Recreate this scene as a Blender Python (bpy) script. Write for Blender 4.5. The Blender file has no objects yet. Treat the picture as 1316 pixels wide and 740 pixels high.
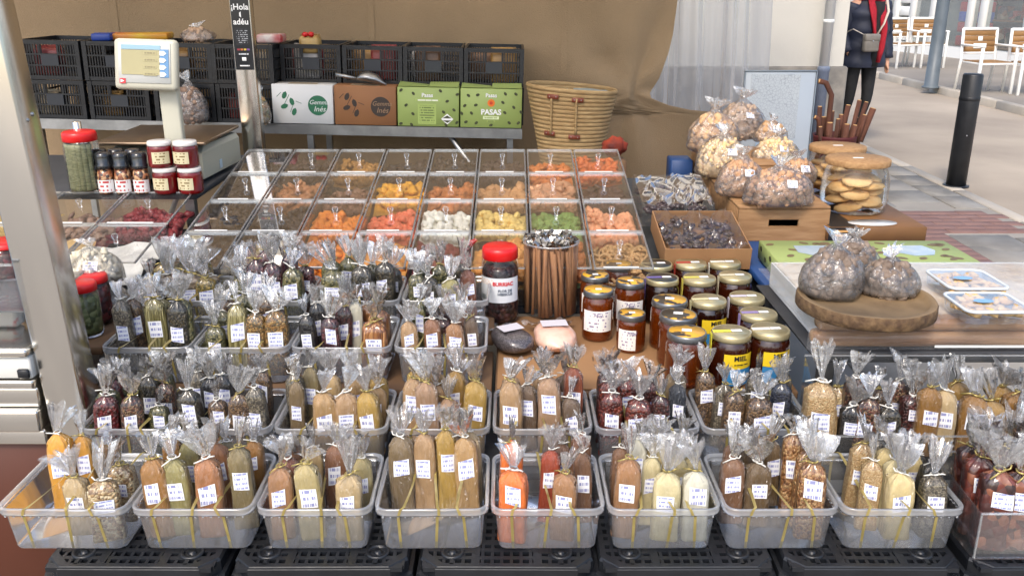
import bpy, bmesh, math, random
from mathutils import Vector, Matrix, Euler, noise
R = math.radians
random.seed(7)
scene = bpy.context.scene
col = scene.collection

# ------------------------------------------------------------------ camera
FPX, CX, CY = 1150.0, 658.0, 370.0          # focal length and centre in photo pixels (1316 x 740)
PITCH, CAMZ = R(18.7), 1.55
cam = bpy.data.cameras.new('camera'); cam_o = bpy.data.objects.new('camera', cam); col.objects.link(cam_o)
cam.sensor_width = 36; cam.lens = FPX / 1316 * 36
cam.clip_start = 0.05; cam.clip_end = 400
cam_o.location = (0, 0, CAMZ); cam_o.rotation_euler = (math.pi / 2 - PITCH, 0, 0)
scene.camera = cam_o
# ------------------------------------------------------------------ sky, sun, exposure
w = bpy.data.worlds.new('World'); scene.world = w; w.use_nodes = True
nt = w.node_tree
sky = nt.nodes.new('ShaderNodeTexSky'); sky.sky_type = 'NISHITA'; sky.sun_disc = False
SUN_EL, SUN_AZ = R(48), R(200)               # azimuth clockwise from +Y: light from behind the camera, to its left
sky.sun_elevation = SUN_EL; sky.sun_rotation = SUN_AZ
sky.air_density = 1.0; sky.dust_density = 3.0; sky.ozone_density = 1.0
bg = nt.nodes['Background']; bg.inputs['Strength'].default_value = 0.15
nt.links.new(sky.outputs[0], bg.inputs[0])
sun = bpy.data.lights.new('sun', 'SUN'); sun.energy = 0.85; sun.angle = R(12); sun.color = (1.0, 0.93, 0.82)
sun_o = bpy.data.objects.new('sun', sun); col.objects.link(sun_o)
sd = Vector((math.sin(SUN_AZ) * math.cos(SUN_EL), math.cos(SUN_AZ) * math.cos(SUN_EL), math.sin(SUN_EL)))
sun_o.rotation_euler = sd.to_track_quat('Z', 'Y').to_euler(); sun_o.location = (0, -5, 8)
vs = scene.view_settings
vs.view_transform = 'Standard'; vs.look = 'None'; vs.exposure = 1.08; vs.gamma = 1; vs.use_curve_mapping = False
scene.cycles.use_denoising = True
scene.cycles.max_bounces = 10; scene.cycles.transparent_max_bounces = 28
scene.cycles.diffuse_bounces = 4; scene.cycles.glossy_bounces = 4; scene.cycles.transmission_bounces = 6
scene.cycles.caustics_reflective = False; scene.cycles.caustics_refractive = False
scene.cycles.sample_clamp_indirect = 6

# ------------------------------------------------------------------ pixel helpers
ct, st = math.cos(PITCH), math.sin(PITCH)
def tanang(py): return math.tan(PITCH + math.atan((py - CY) / FPX))      # downward slope of a pixel row
def dep(Y, z): return Y * ct + (CAMZ - z) * st
def pX(px, Y, z): return (px - CX) / FPX * dep(Y, z)
def onz(px, py, z):
    Y = (CAMZ - z) / tanang(py); return Vector((pX(px, Y, z), Y, z))
def ony(px, py, Y):
    z = CAMZ - Y * tanang(py); return Vector((pX(px, Y, z), Y, z))

# ------------------------------------------------------------------ materials
def C(r, g, b):
    f = lambda c: (c / 255 / 12.92) if c <= 10 else ((c / 255 + .055) / 1.055) ** 2.4
    return (f(r), f(g), f(b), 1)
MATS = {}
def nodes(m):
    m.use_nodes = True; return m.node_tree, m.node_tree.nodes['Principled BSDF']
def mat(name, c, rough=.5, metal=0, c2=None, scale=8, bump=0, bscale=60, coat=0, trans=0, spec=.5, detail=4, stretch=None, contrast=(.35, .65), brough=None):
    if name in MATS: return MATS[name]
    m = bpy.data.materials.new(name); t, b = nodes(m); L = t.links
    b.inputs['Base Color'].default_value = c; b.inputs['Roughness'].default_value = rough
    b.inputs['Metallic'].default_value = metal; b.inputs['Coat Weight'].default_value = coat
    b.inputs['Coat Roughness'].default_value = .12; b.inputs['Transmission Weight'].default_value = trans
    b.inputs['Specular IOR Level'].default_value = spec
    tc = t.nodes.new('ShaderNodeTexCoord'); src = tc.outputs['Object']
    oi = t.nodes.new('ShaderNodeObjectInfo')
    mp = t.nodes.new('ShaderNodeMapping'); L.new(src, mp.inputs['Vector'])
    cb = t.nodes.new('ShaderNodeCombineXYZ'); mu = t.nodes.new('ShaderNodeMath'); mu.operation = 'MULTIPLY'; mu.inputs[1].default_value = 37
    L.new(oi.outputs['Random'], mu.inputs[0])
    for k in range(3): L.new(mu.outputs[0], cb.inputs[k])
    L.new(cb.outputs[0], mp.inputs['Location'])
    if stretch: mp.inputs['Scale'].default_value = stretch
    if c2:
        n = t.nodes.new('ShaderNodeTexNoise'); n.inputs['Scale'].default_value = scale; n.inputs['Detail'].default_value = detail
        L.new(mp.outputs[0], n.inputs['Vector'])
        r = t.nodes.new('ShaderNodeValToRGB'); r.color_ramp.elements[0].position, r.color_ramp.elements[1].position = contrast
        r.color_ramp.elements[0].color = c; r.color_ramp.elements[1].color = c2
        L.new(n.outputs[0], r.inputs[0]); L.new(r.outputs[0], b.inputs['Base Color'])
    if brough:
        n3 = t.nodes.new('ShaderNodeTexNoise'); n3.inputs['Scale'].default_value = scale * .7; L.new(mp.outputs[0], n3.inputs['Vector'])
        mr = t.nodes.new('ShaderNodeMapRange'); mr.inputs[3].default_value, mr.inputs[4].default_value = brough
        L.new(n3.outputs[0], mr.inputs[0]); L.new(mr.outputs[0], b.inputs['Roughness'])
    if bump:
        n2 = t.nodes.new('ShaderNodeTexNoise'); n2.inputs['Scale'].default_value = bscale; n2.inputs['Detail'].default_value = 5
        L.new(mp.outputs[0], n2.inputs['Vector'])
        bp = t.nodes.new('ShaderNodeBump'); bp.inputs['Strength'].default_value = bump; bp.inputs['Distance'].default_value = .01
        L.new(n2.outputs[0], bp.inputs['Height']); L.new(bp.outputs[0], b.inputs['Normal'])
    MATS[name] = m; return m
def clear(name, tint=(.97, .97, .97, 1), white=.08, gloss=.10, fres=1.3, rough=.08, bump=0, bscale=40, wcol=(.9, .92, .95, 1)):
    """thin clear plastic: see-through, a little milky, mirror-like at grazing angles"""
    if name in MATS: return MATS[name]
    m = bpy.data.materials.new(name); m.use_nodes = True; t = m.node_tree; L = t.links
    t.nodes.remove(t.nodes['Principled BSDF']); out = t.nodes['Material Output']
    tr = t.nodes.new('ShaderNodeBsdfTransparent'); tr.inputs[0].default_value = tint
    df = t.nodes.new('ShaderNodeBsdfDiffuse'); df.inputs[0].default_value = wcol
    tl = t.nodes.new('ShaderNodeBsdfTranslucent'); tl.inputs[0].default_value = wcol
    gl = t.nodes.new('ShaderNodeBsdfGlossy'); gl.inputs['Roughness'].default_value = rough; gl.inputs[0].default_value = (1, 1, 1, 1)
    m0 = t.nodes.new('ShaderNodeMixShader'); m0.inputs[0].default_value = .5; L.new(df.outputs[0], m0.inputs[1]); L.new(tl.outputs[0], m0.inputs[2])
    m1 = t.nodes.new('ShaderNodeMixShader'); m1.inputs[0].default_value = white; L.new(tr.outputs[0], m1.inputs[1]); L.new(m0.outputs[0], m1.inputs[2])
    fr = t.nodes.new('ShaderNodeFresnel'); fr.inputs['IOR'].default_value = 1.45
    ma = t.nodes.new('ShaderNodeMath'); ma.operation = 'MULTIPLY_ADD'; ma.use_clamp = True
    ma.inputs[1].default_value = fres; ma.inputs[2].default_value = gloss; L.new(fr.outputs[0], ma.inputs[0])
    m2 = t.nodes.new('ShaderNodeMixShader'); L.new(ma.outputs[0], m2.inputs[0]); L.new(m1.outputs[0], m2.inputs[1]); L.new(gl.outputs[0], m2.inputs[2])
    L.new(m2.outputs[0], out.inputs[0])
    if bump:
        tc = t.nodes.new('ShaderNodeTexCoord'); n2 = t.nodes.new('ShaderNodeTexNoise'); n2.inputs['Scale'].default_value = bscale; n2.inputs['Detail'].default_value = 3
        L.new(tc.outputs['Object'], n2.inputs['Vector'])
        bp = t.nodes.new('ShaderNodeBump'); bp.inputs['Strength'].default_value = bump; bp.inputs['Distance'].default_value = .02
        L.new(n2.outputs[0], bp.inputs['Height']); L.new(bp.outputs[0], gl.inputs['Normal']); L.new(bp.outputs[0], fr.inputs['Normal'])
    MATS[name] = m; return m
def grainy(name, cols, scale=30, bump=.6, stretch=(1, .8, 2.4), coat=.5, rough=.5):
    """a heap of small bits seen through film: random colour and relief per cell"""
    if name in MATS: return MATS[name]
    m = bpy.data.materials.new(name); t, b = nodes(m); L = t.links
    b.inputs['Roughness'].default_value = rough; b.inputs['Coat Weight'].default_value = coat; b.inputs['Coat Roughness'].default_value = .12; b.inputs['Coat IOR'].default_value = 1.8
    tc = t.nodes.new('ShaderNodeTexCoord'); mp = t.nodes.new('ShaderNodeMapping'); mp.inputs['Scale'].default_value = stretch
    oi = t.nodes.new('ShaderNodeObjectInfo'); cb = t.nodes.new('ShaderNodeCombineXYZ'); mu = t.nodes.new('ShaderNodeMath'); mu.operation = 'MULTIPLY'; mu.inputs[1].default_value = 23
    L.new(oi.outputs['Random'], mu.inputs[0])
    for k in range(3): L.new(mu.outputs[0], cb.inputs[k])
    L.new(cb.outputs[0], mp.inputs['Location']); L.new(tc.outputs['Object'], mp.inputs[0])
    v = t.nodes.new('ShaderNodeTexVoronoi'); v.inputs['Scale'].default_value = scale; L.new(mp.outputs[0], v.inputs['Vector'])
    sp = t.nodes.new('ShaderNodeSeparateColor'); L.new(v.outputs['Color'], sp.inputs[0])
    r = t.nodes.new('ShaderNodeValToRGB'); r.color_ramp.interpolation = 'CONSTANT'
    while len(r.color_ramp.elements) < len(cols): r.color_ramp.elements.new(.5)
    for k, c in enumerate(cols): r.color_ramp.elements[k].position = k / len(cols); r.color_ramp.elements[k].color = c
    L.new(sp.outputs[0], r.inputs[0]); L.new(r.outputs[0], b.inputs['Base Color'])
    bp = t.nodes.new('ShaderNodeBump'); bp.inputs['Strength'].default_value = bump; bp.inputs['Distance'].default_value = .015; bp.invert = True
    L.new(v.outputs['Distance'], bp.inputs['Height']); L.new(bp.outputs[0], b.inputs['Normal'])
    MATS[name] = m; return m
def powder(name, c):
    """smooth powder pressed against creased film"""
    if name in MATS: return MATS[name]
    lum = (c[0] + c[1] + c[2]) / 3; k = .63; c = tuple((q * .93 + lum * .07) * k * g_ for q, g_ in zip(c[:3], (.97, 1.0, .97))) + (1,)
    m = mat(name, c, .6, c2=tuple(min(1, x * 1.25) for x in c[:3]) + (1,), scale=2.6, bump=.25, bscale=5, coat=1.0, stretch=(1, .8, 2.2))
    t = m.node_tree; b = t.nodes['Principled BSDF']; L = t.links; tc = t.nodes.new('ShaderNodeTexCoord'); mp = t.nodes.new('ShaderNodeMapping'); mp.inputs['Scale'].default_value = (3.2, 2.4, 1.3)
    oi = t.nodes.new('ShaderNodeObjectInfo'); L.new(oi.outputs['Random'], mp.inputs['Location']); L.new(tc.outputs['Object'], mp.inputs[0])
    n = t.nodes.new('ShaderNodeTexNoise'); n.inputs['Scale'].default_value = 2.3; n.inputs['Detail'].default_value = 3; n.inputs['Distortion'].default_value = .8; L.new(mp.outputs[0], n.inputs['Vector'])
    bp = t.nodes.new('ShaderNodeBump'); bp.inputs['Strength'].default_value = 1.0; bp.inputs['Distance'].default_value = .05; L.new(n.outputs[0], bp.inputs['Height']); L.new(bp.outputs[0], b.inputs['Coat Normal'])
    b.inputs['Coat Roughness'].default_value = .09; b.inputs['Coat IOR'].default_value = 1.95
    return m
def printed(name, base, ink, rows=5, sx=26, cover=.52, c2=None):
    """small print: broken dark rows on paper, in the label's own flat coordinates"""
    if name in MATS: return MATS[name]
    m = bpy.data.materials.new(name); t, b = nodes(m); L = t.links
    b.inputs['Roughness'].default_value = .45
    tc = t.nodes.new('ShaderNodeTexCoord'); sp = t.nodes.new('ShaderNodeSeparateXYZ'); L.new(tc.outputs['Generated'], sp.inputs[0])
    def M(op, a, bb, c=None):
        n = t.nodes.new('ShaderNodeMath'); n.operation = op
        for k, x in enumerate((a, bb, c)):
            if x is None: continue
            if isinstance(x, (int, float)): n.inputs[k].default_value = x
            else: L.new(x, n.inputs[k])
        return n.outputs[0]
    zr = M('MULTIPLY', sp.outputs['Z'], rows); fl = M('FLOOR', zr, 0); frc = M('FRACT', zr, 0)
    band = M('COMPARE', frc, .5, .24)
    cb = t.nodes.new('ShaderNodeCombineXYZ'); L.new(M('MULTIPLY', sp.outputs['X'], sx), cb.inputs[0]); L.new(M('MULTIPLY', fl, 7.3), cb.inputs[1])
    n = t.nodes.new('ShaderNodeTexNoise'); n.inputs['Scale'].default_value = 1; n.inputs['Detail'].default_value = 1; L.new(cb.outputs[0], n.inputs['Vector'])
    ink1 = M('GREATER_THAN', n.outputs[0], cover)
    edge = M('COMPARE', sp.outputs['X'], .5, .4); edge2 = M('COMPARE', sp.outputs['Z'], .5, .42)
    f = M('MULTIPLY', M('MULTIPLY', band, ink1), M('MULTIPLY', edge, edge2))
    mx = t.nodes.new('ShaderNodeMix'); mx.data_type = 'RGBA'; mx.inputs[6].default_value = base; mx.inputs[7].default_value = ink
    L.new(f, mx.inputs[0]); L.new(mx.outputs[2], b.inputs['Base Color'])
    MATS[name] = m; return m

# ------------------------------------------------------------------ mesh helpers
def ico(sub):
    bm = bmesh.new(); bmesh.ops.create_icosphere(bm, subdivisions=sub, radius=1)
    r = ([v.co.copy() for v in bm.verts], [tuple(v.index for v in f.verts) for f in bm.faces]); bm.free(); return r
ICO1, ICO2, ICO3 = ico(1), ico(2), ico(3)
RB = {}
def rb_data(sx, sy, sz, bev, seg):
    k = (round(sx, 5), round(sy, 5), round(sz, 5), bev, seg)
    if k not in RB:
        bm = bmesh.new(); bmesh.ops.create_cube(bm, size=1); bmesh.ops.scale(bm, vec=(sx, sy, sz), verts=bm.verts)
        bmesh.ops.bevel(bm, geom=bm.edges[:], offset=bev, segments=seg, affect='EDGES', profile=.5)
        bm.verts.index_update()
        RB[k] = ([v.co.copy() for v in bm.verts], [tuple(v.index for v in f.verts) for f in bm.faces]); bm.free()
    return RB[k]
class MB:
    def __init__(s): s.v = []; s.f = []; s.s = []
    def add(s, vs_, fs, smooth=True, M=None):
        o = len(s.v); s.v += [tuple(M @ Vector(p)) for p in vs_] if M is not None else [tuple(p) for p in vs_]
        s.f += [tuple(i + o for i in f) for f in fs]; s.s += [smooth] * len(fs); return s
    def box(s, x0, x1, y0, y1, z0, z1, M=None):
        vs_ = [(x, y, z) for z in (z0, z1) for y in (y0, y1) for x in (x0, x1)]
        return s.add(vs_, [(0, 2, 3, 1), (4, 5, 7, 6), (0, 1, 5, 4), (2, 6, 7, 3), (0, 4, 6, 2), (1, 3, 7, 5)], False, M)
    def rbox(s, x0, x1, y0, y1, z0, z1, bev=.004, seg=2, M=None):
        vs_, fs = rb_data(x1 - x0, y1 - y0, z1 - z0, bev, seg)
        T = Matrix.Translation(((x0 + x1) / 2, (y0 + y1) / 2, (z0 + z1) / 2))
        return s.add(vs_, fs, True, (M @ T) if M is not None else T)
    def loft(s, rings, smooth=True, cap0=True, cap1=True, closed=True):
        n = len(rings[0]); vs_ = [p for r in rings for p in r]; fs = []
        for i in range(len(rings) - 1):
            for j in range(n if closed else n - 1):
                k = (j + 1) % n; fs.append((i * n + j, i * n + k, (i + 1) * n + k, (i + 1) * n + j))
        if cap0: fs.append(tuple(range(n))[::-1])
        if cap1: fs.append(tuple(range((len(rings) - 1) * n, len(rings) * n)))
        return s.add(vs_, fs, smooth)
    def lathe(s, prof, n=24, c=(0, 0, 0), cap0=True, cap1=True, M=None):
        rings = [[(c[0] + r * math.cos(2 * math.pi * k / n), c[1] + r * math.sin(2 * math.pi * k / n), c[2] + z) for k in range(n)] for r, z in prof]
        if M is not None: rings = [[M @ Vector(p) for p in r] for r in rings]
        return s.loft(rings, True, cap0, cap1)
    def tube(s, pts, r, n=8, caps=True, flat=None):
        pts = [Vector(p) for p in pts]; rs = r if isinstance(r, (list, tuple)) else [r] * len(pts); rings = []
        up = Vector((0, 0, 1)); d0 = (pts[1] - pts[0]).normalized()
        if abs(d0.dot(up)) > .95: up = Vector((0, 1, 0))
        for i, p in enumerate(pts):
            d = (pts[min(i + 1, len(pts) - 1)] - pts[max(i - 1, 0)]).normalized()
            a = d.cross(up).normalized(); b = a.cross(d).normalized(); fy = flat if flat else 1
            rings.append([p + a * rs[i] * math.cos(2 * math.pi * k / n) + b * rs[i] * fy * math.sin(2 * math.pi * k / n) for k in range(n)])
        return s.loft(rings, True, caps, caps)
    def grid(s, fn, nu, nv, smooth=True):
        vs_ = [fn(i / nu, j / nv) for j in range(nv + 1) for i in range(nu + 1)]
        fs = [(j * (nu + 1) + i, j * (nu + 1) + i + 1, (j + 1) * (nu + 1) + i + 1, (j + 1) * (nu + 1) + i) for j in range(nv) for i in range(nu)]
        return s.add(vs_, fs, smooth)
    def blob(s, c, sc, rot=None, data=ICO1, jit=0, smooth=True):
        M = Matrix.Translation(c) @ (rot.to_matrix().to_4x4() if rot else Matrix()) @ Matrix.Diagonal((*sc, 1))
        vs_ = [p * (1 + random.uniform(-jit, jit)) for p in data[0]] if jit else data[0]
        return s.add(vs_, data[1], smooth, M)
    def prism(s, pts, y0, y1, M=None):
        """outline in x,z extruded along y"""
        n = len(pts); vs_ = [(x, y0, z) for x, z in pts] + [(x, y1, z) for x, z in pts]
        fs = [tuple(range(n)), tuple(range(n, 2 * n))[::-1]] + [(i, i + n, (i + 1) % n + n, (i + 1) % n) for i in range(n)]
        return s.add(vs_, fs, False, M)
    def mesh(s, name, m):
        me = bpy.data.meshes.new(name); me.from_pydata(s.v, [], s.f)
        me.polygons.foreach_set('use_smooth', s.s); me.update()
        bm = bmesh.new(); bm.from_mesh(me); bmesh.ops.recalc_face_normals(bm, faces=bm.faces); bm.to_mesh(me); bm.free()
        if m: me.materials.append(m)
        return me
    def obj(s, name, m, parent=None, loc=(0, 0, 0), rot=(0, 0, 0), scale=(1, 1, 1)):
        return ob(name, s.mesh(name, m), parent, loc, rot, scale)
def ob(name, data, parent=None, loc=(0, 0, 0), rot=(0, 0, 0), scale=(1, 1, 1)):
    o = bpy.data.objects.new(name, data); col.objects.link(o); o.parent = parent
    o.location = loc; o.rotation_euler = rot; o.scale = scale; return o
def tag(o, label=None, cat=None, group=None, kind=None):
    if label: o['label'] = label
    if cat: o['category'] = cat
    if group: o['group'] = group
    if kind: o['kind'] = kind
    return o
def thing(name, label, cat, loc=(0, 0, 0), rz=0, group=None, rx=0, ry=0):
    return tag(ob(name, None, None, loc, (rx, ry, rz)), label, cat, group)
def copy_tree(o, parent=None):
    c = o.copy(); col.objects.link(c); c.parent = parent
    for ch in list(o.children): copy_tree(ch, c)
    return c
def part(mb, name, m, parent, **k): return mb.obj(name, m, parent, **k)
def rr(w_, d, r, n=5, z=0, cx=0, cy=0):
    pts = []
    for (sx, sy, a0) in ((1, 1, 0), (-1, 1, 90), (-1, -1, 180), (1, -1, 270)):
        for k in range(n):
            a = R(a0 + 90 * k / (n - 1)); pts.append((cx + sx * (w_ / 2 - r) + r * math.cos(a), cy + sy * (d / 2 - r) + r * math.sin(a), z))
    return pts
_fonts = {}
def text_mb(body, size, depth=.0004, align='CENTER', shear=0, bold=0):
    cu = bpy.data.curves.new('t', 'FONT'); cu.body = body; cu.size = size; cu.extrude = depth; cu.align_x = align; cu.align_y = 'CENTER'; cu.shear = shear; cu.offset = bold; cu.resolution_u = 3
    o = bpy.data.objects.new('t', cu); col.objects.link(o); dg = bpy.context.evaluated_depsgraph_get(); dg.update()
    me = bpy.data.meshes.new_from_object(o.evaluated_get(dg)); b = MB(); b.v = [tuple(v.co) for v in me.vertices]; b.f = [tuple(p.vertices) for p in me.polygons]; b.s = [False] * len(b.f)
    bpy.data.objects.remove(o); bpy.data.curves.remove(cu); bpy.data.meshes.remove(me); return b
def text(name, body, size, m, parent, loc, rot=(math.pi / 2, 0, 0), shear=0, bold=0, bend=None):
    b = text_mb(body, size, shear=shear, bold=bold)
    if bend:                                   # wrap round a jar of radius `bend`, axis along local y
        b.v = [((bend + z) * math.sin(x / bend), y, (bend + z) * math.cos(x / bend)) for x, y, z in b.v]
    return b.obj(name, m, parent, loc, rot)

# ------------------------------------------------------------------ shared materials
M_black = mat('black_plastic', C(20, 22, 26), .38, c2=C(27, 30, 35), scale=14, bump=.1, bscale=90)
M_dark = mat('dark_plastic', C(24, 26, 30), .4)
M_white = mat('white_paint', C(226, 226, 220), .45, c2=C(214, 213, 206), scale=6)
M_steel = mat('brushed_steel', C(226, 222, 214), .2, 1, c2=C(216, 212, 204), scale=1.5, bump=.03, bscale=3, stretch=(2, 2, .6), brough=(.14, .26))
M_alu = mat('aluminium', C(178, 180, 182), .38, 1, c2=C(150, 152, 154), scale=10)
M_acryl = clear('clear_acrylic', (.975, .98, .978, 1), .025, .0, .45, .03)
M_edge = clear('acrylic_edge', (.92, .94, .93, 1), .30, .12, .9, .12)
M_tray = clear('milky_tray_plastic', (.93, .945, .95, 1), .20, .03, .8, .12)
M_rim = clear('milky_tray_rim', (.92, .94, .95, 1), .36, .06, .9, .15)
M_cello = clear('crinkled_cellophane', (.992, .992, .992, 1), .15, .12, 1.1, .18, .3, 4, wcol=(.98, .98, .98, 1))
M_film = clear('bag_film', (.985, .985, .985, 1), .035, .04, 1.0, .07, .5, 38)
M_glass = clear('jar_glass', (.98, .985, .985, 1), .01, .01, .6, .02)
M_gold = mat('gold_ribbon', C(186, 168, 104), .3, .45, c2=C(160, 144, 84), scale=30)
M_tie_w = mat('white_twist_tie', C(222, 220, 212), .4)
M_price = printed('price_label', C(232, 234, 240), C(146, 152, 198), 4, 15, .46)
M_price2 = printed('price_label_short', C(236, 236, 238), C(140, 144, 186), 3, 13, .46)
M_wood = mat('pale_wood', C(160, 124, 86), .6, c2=C(138, 102, 66), scale=5, stretch=(2, 14, 14), bump=.15, bscale=20)
M_card = mat('brown_cardboard', C(150, 112, 74), .75, c2=C(138, 101, 66), scale=5, bump=.05, bscale=30)
M_red = mat('red_plastic_lid', C(206, 26, 28), .32)
M_ink = mat('dark_ink', C(26, 28, 32), .5)
M_paper = mat('white_paper', C(232, 232, 230), .5)

# ------------------------------------------------------------------ ground and street
def struct(o): o['kind'] = 'structure'; return o
M_road = mat('road_concrete', C(180, 166, 148), .85, c2=C(142, 130, 116), scale=.7, bump=.3, bscale=30, detail=10, contrast=(.3, .75))  # broad mottling paints both stains and soft shadow into the road colour
M_pave = mat('pavement_bed', C(158, 152, 142), .9, c2=C(140, 134, 126), scale=2)
M_slab = mat('grey_slab', C(150, 146, 139), .8, c2=C(126, 122, 116), scale=3, bump=.2, bscale=40, detail=6)
M_slab2 = mat('worn_slab', C(142, 139, 133), .8, c2=C(116, 113, 108), scale=4, bump=.25, bscale=40, detail=6)
M_brick = mat('red_paver', C(136, 106, 98), .85, c2=C(124, 95, 88), scale=3, bump=.2, bscale=40)
M_kerb = mat('kerb_stone', C(178, 170, 158), .8, c2=C(160, 153, 142), scale=3, bump=.2, bscale=30)
M_plaza = mat('plaza_paving', C(146, 138, 128), .85, c2=C(130, 123, 114), scale=.8, bump=.2, bscale=20, detail=6)
struct(MB().box(-150, 150, -60, 260, -.4, -.012).obj('ground', M_kerb))
struct(MB().box(3.62, 6.4, -60, 120, -.3, -.004).obj('road', M_road))
pv = struct(MB().box(-6, 3.5, -6, 30, -.3, -.006).obj('pavement', M_pave))
struct(MB().box(6.52, 60, -40, 120, -.3, .08).obj('plaza', M_plaza))
kn = struct(ob('kerb', None)); kf = struct(ob('far_kerb', None))
kme = MB().rbox(-.055, .055, -.495, .495, -.2, .004, .006, 1).mesh('kerb_stone', M_kerb)
kme2 = MB().rbox(-.06, .06, -.495, .495, -.2, .1, .012, 1).mesh('kerb_stone', M_kerb)
for k in range(14):
    ob('kerb_stone', kme, kn, (3.56, 3.5 + k, 0)); ob('kerb_stone', kme2, kf, (6.46, 7.5 + k * 1.0, 0))
# paving stones near the stall: grey slabs, a red cross band of small pavers
slabs = [MB().rbox(-.198 + e, .198, -.198, .198 - e, -.03, 0, .004, 1).mesh('slab', m_) for m_, e in ((M_slab, 0), (M_slab2, .002))]
bme = MB().rbox(-.0996, .0996, -.0496, .0496, -.03, 0, .003, 1).mesh('paver', M_brick)
rs = random.Random(3)
for x, wx in ((3.05, 1), (3.375, .61), (1.65, 1)):
    for j in range(24):
        y = 1.2 + j * .4 + (.2 if wx < 1 else 0)
        if 5.5 < y < 6.6: y = 5.47 if y < 5.72 else 6.64 if y > 6.4 else None
        if y: ob('slab', slabs[rs.randrange(2)], pv, (x, y, rs.uniform(-.002, .002)), (rs.uniform(-.004, .004), rs.uniform(-.004, .004), 0), (wx, 1, 1))
for x in (2.65, 2.25):
    for j in range(8): ob('slab', slabs[rs.randrange(2)], pv, (x, 6.66 + j * .4, rs.uniform(-.002, .002)))
for i in range(12):
    for j in range(6): ob('paver', bme, pv, (3.4 - i * .2 - (j % 2) * .1 + .0, 5.77 + j * .1 + .0, rs.uniform(-.0015, .0015)), (rs.uniform(-.006, .006), 0, 0))
for i in range(5):
    for j in range(16): ob('paver', bme, pv, (1.95 + i * .2, 5.66 - j * .1, rs.uniform(-.0015, .0015)), (rs.uniform(-.006, .006), 0, 0))

# ------------------------------------------------------------------ building behind the stall
M_wall = mat('cream_render', C(206, 203, 194), .85, c2=C(194, 191, 183), scale=1.2, bump=.15, bscale=40)
M_dado = mat('rough_stone_dado', C(150, 143, 132), .85, c2=C(112, 108, 102), scale=7, bump=.8, bscale=14, detail=7)
M_pipe = mat('pipe_paint', C(222, 224, 222), .6); M_pipe2 = mat('pipe_iron_shoe', C(104, 114, 134), .5, c2=C(120, 130, 146), scale=12)
bw = thing('house', 'cream rendered house with rough stone base behind the stall', 'house', (0, 6.55, 0))
part(MB().box(-6, 2.36, 0, 6, 1.0, 4.2), 'wall', M_wall, bw)
part(MB().rbox(-6.02, 2.39, -.03, 6, 0, 1.0, .012, 1), 'stone_base', M_dado, bw)
dp = thing('drainpipe', 'pale blue grey drainpipe with dark iron shoe on house corner', 'drainpipe', (2.19, 6.45, 0))
part(MB().lathe([(.034, 1.0), (.034, 4.0)], 16), 'pipe', M_pipe, dp)
part(MB().lathe([(.04, .05), (.04, .97), (.043, .975), (.043, 1.0), (.035, 1.01)], 16), 'shoe', M_pipe2, dp)
for z in (1.3, 2.9): part(MB().lathe([(.035, z), (.038, z + .004), (.038, z + .02), (.035, z + .024)], 16).box(-.008, .008, .03, .105, z + .005, z + .018), 'bracket', M_pipe, dp)

# far shop front, running away along the far pavement
M_frame = mat('white_window_frame', C(236, 236, 232), .4)
M_shopglass = clear('shop_glass', (.92, .95, .96, 1), .02, .04, .35, .03)
M_int = mat('shop_interior', C(120, 128, 126), .8, c2=C(164, 170, 164), scale=1.2)
p0, p1 = onz(1120, 62, .08), onz(1330, 86.5, .08)
sv = (p1 - p0); sl = math.hypot(sv.x, sv.y); sang = math.atan2(sv.y, sv.x)
sh = thing('shop', 'far shop with white framed glass front and goods on show', 'shop', (p0.x, p0.y, .08), sang)
LN = sl + 4
part(MB().box(0, LN, .9, 1.1, 0, 4.5), 'back_wall', M_int, sh)
part(MB().box(-.1, LN, -.06, .15, 0, .22), 'plinth', M_frame, sh)
part(MB().box(-.1, LN, -.06, .12, 2.7, 4.6), 'fascia', M_frame, sh)
part(MB().box(-6, -.12, -.1, 6, 0, 4.6), 'side_wall', M_wall, sh)
xs = [0, .9, 1.55, 2.3, 3.55, 3.95, 5.25, 5.65, 7.2, 9.0]
xs = [x * sl / 5.6 for x in xs if x * sl / 5.6 < LN]
for k, x in enumerate(xs):
    part(MB().rbox(x - .09, x + .09, -.07, .09, .22, 2.7, .01, 1), 'mullion', M_frame, sh)
    if k + 1 < len(xs):
        if k == 1:
            for q in range(9): part(MB().rbox(x + .09, xs[k + 1] - .09, -.02, .02, .26 + q * .27, .46 + q * .27, .01, 1), 'slat', M_frame, sh)
        else: part(MB().box(x + .09, xs[k + 1] - .09, -.004, .004, .22, 2.7), 'pane', M_shopglass, sh)
gs = thing('goods_display', 'red blue and white packets piled inside the shop window', 'display', sh.matrix_basis @ Vector((xs[3] + .75, .45, .0)), sang)
rs = random.Random(5)
for k, (z, c_) in enumerate(((.22, C(190, 40, 50)), (.5, C(190, 46, 54)), (.72, C(40, 90, 190)), (.92, C(196, 44, 52)), (1.15, C(200, 60, 60)))):
    for q in range(3): part(MB().rbox(-.42 + q * .28, -.15 + q * .28, -.1, .15, z, z + .21, .03, 2), 'packet', mat(f'packet{k}', c_, .35), gs)
part(MB().box(-.5, .5, -.15, .25, 0, .21), 'base', M_dark, gs)
M_tp = mat('white_tissue', C(240, 240, 240), .8)
for q in range(6):
    part(MB().lathe([(.05, -.1), (.15, -.1), (.15, .1), (.05, .1)], 18, cap0=False, cap1=False), 'paper_roll', M_tp, gs, loc=(.1 + (q % 2) * .31, 0, 1.53 + (q // 2) * .31), rot=(math.pi / 2, 0, 0))
M_prod = grainy('shelf_goods', [C(130, 80, 40), C(60, 70, 40), C(170, 150, 120), C(60, 50, 50), C(150, 60, 40)], 6, .1, (1, 1, 1), 0)
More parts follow.
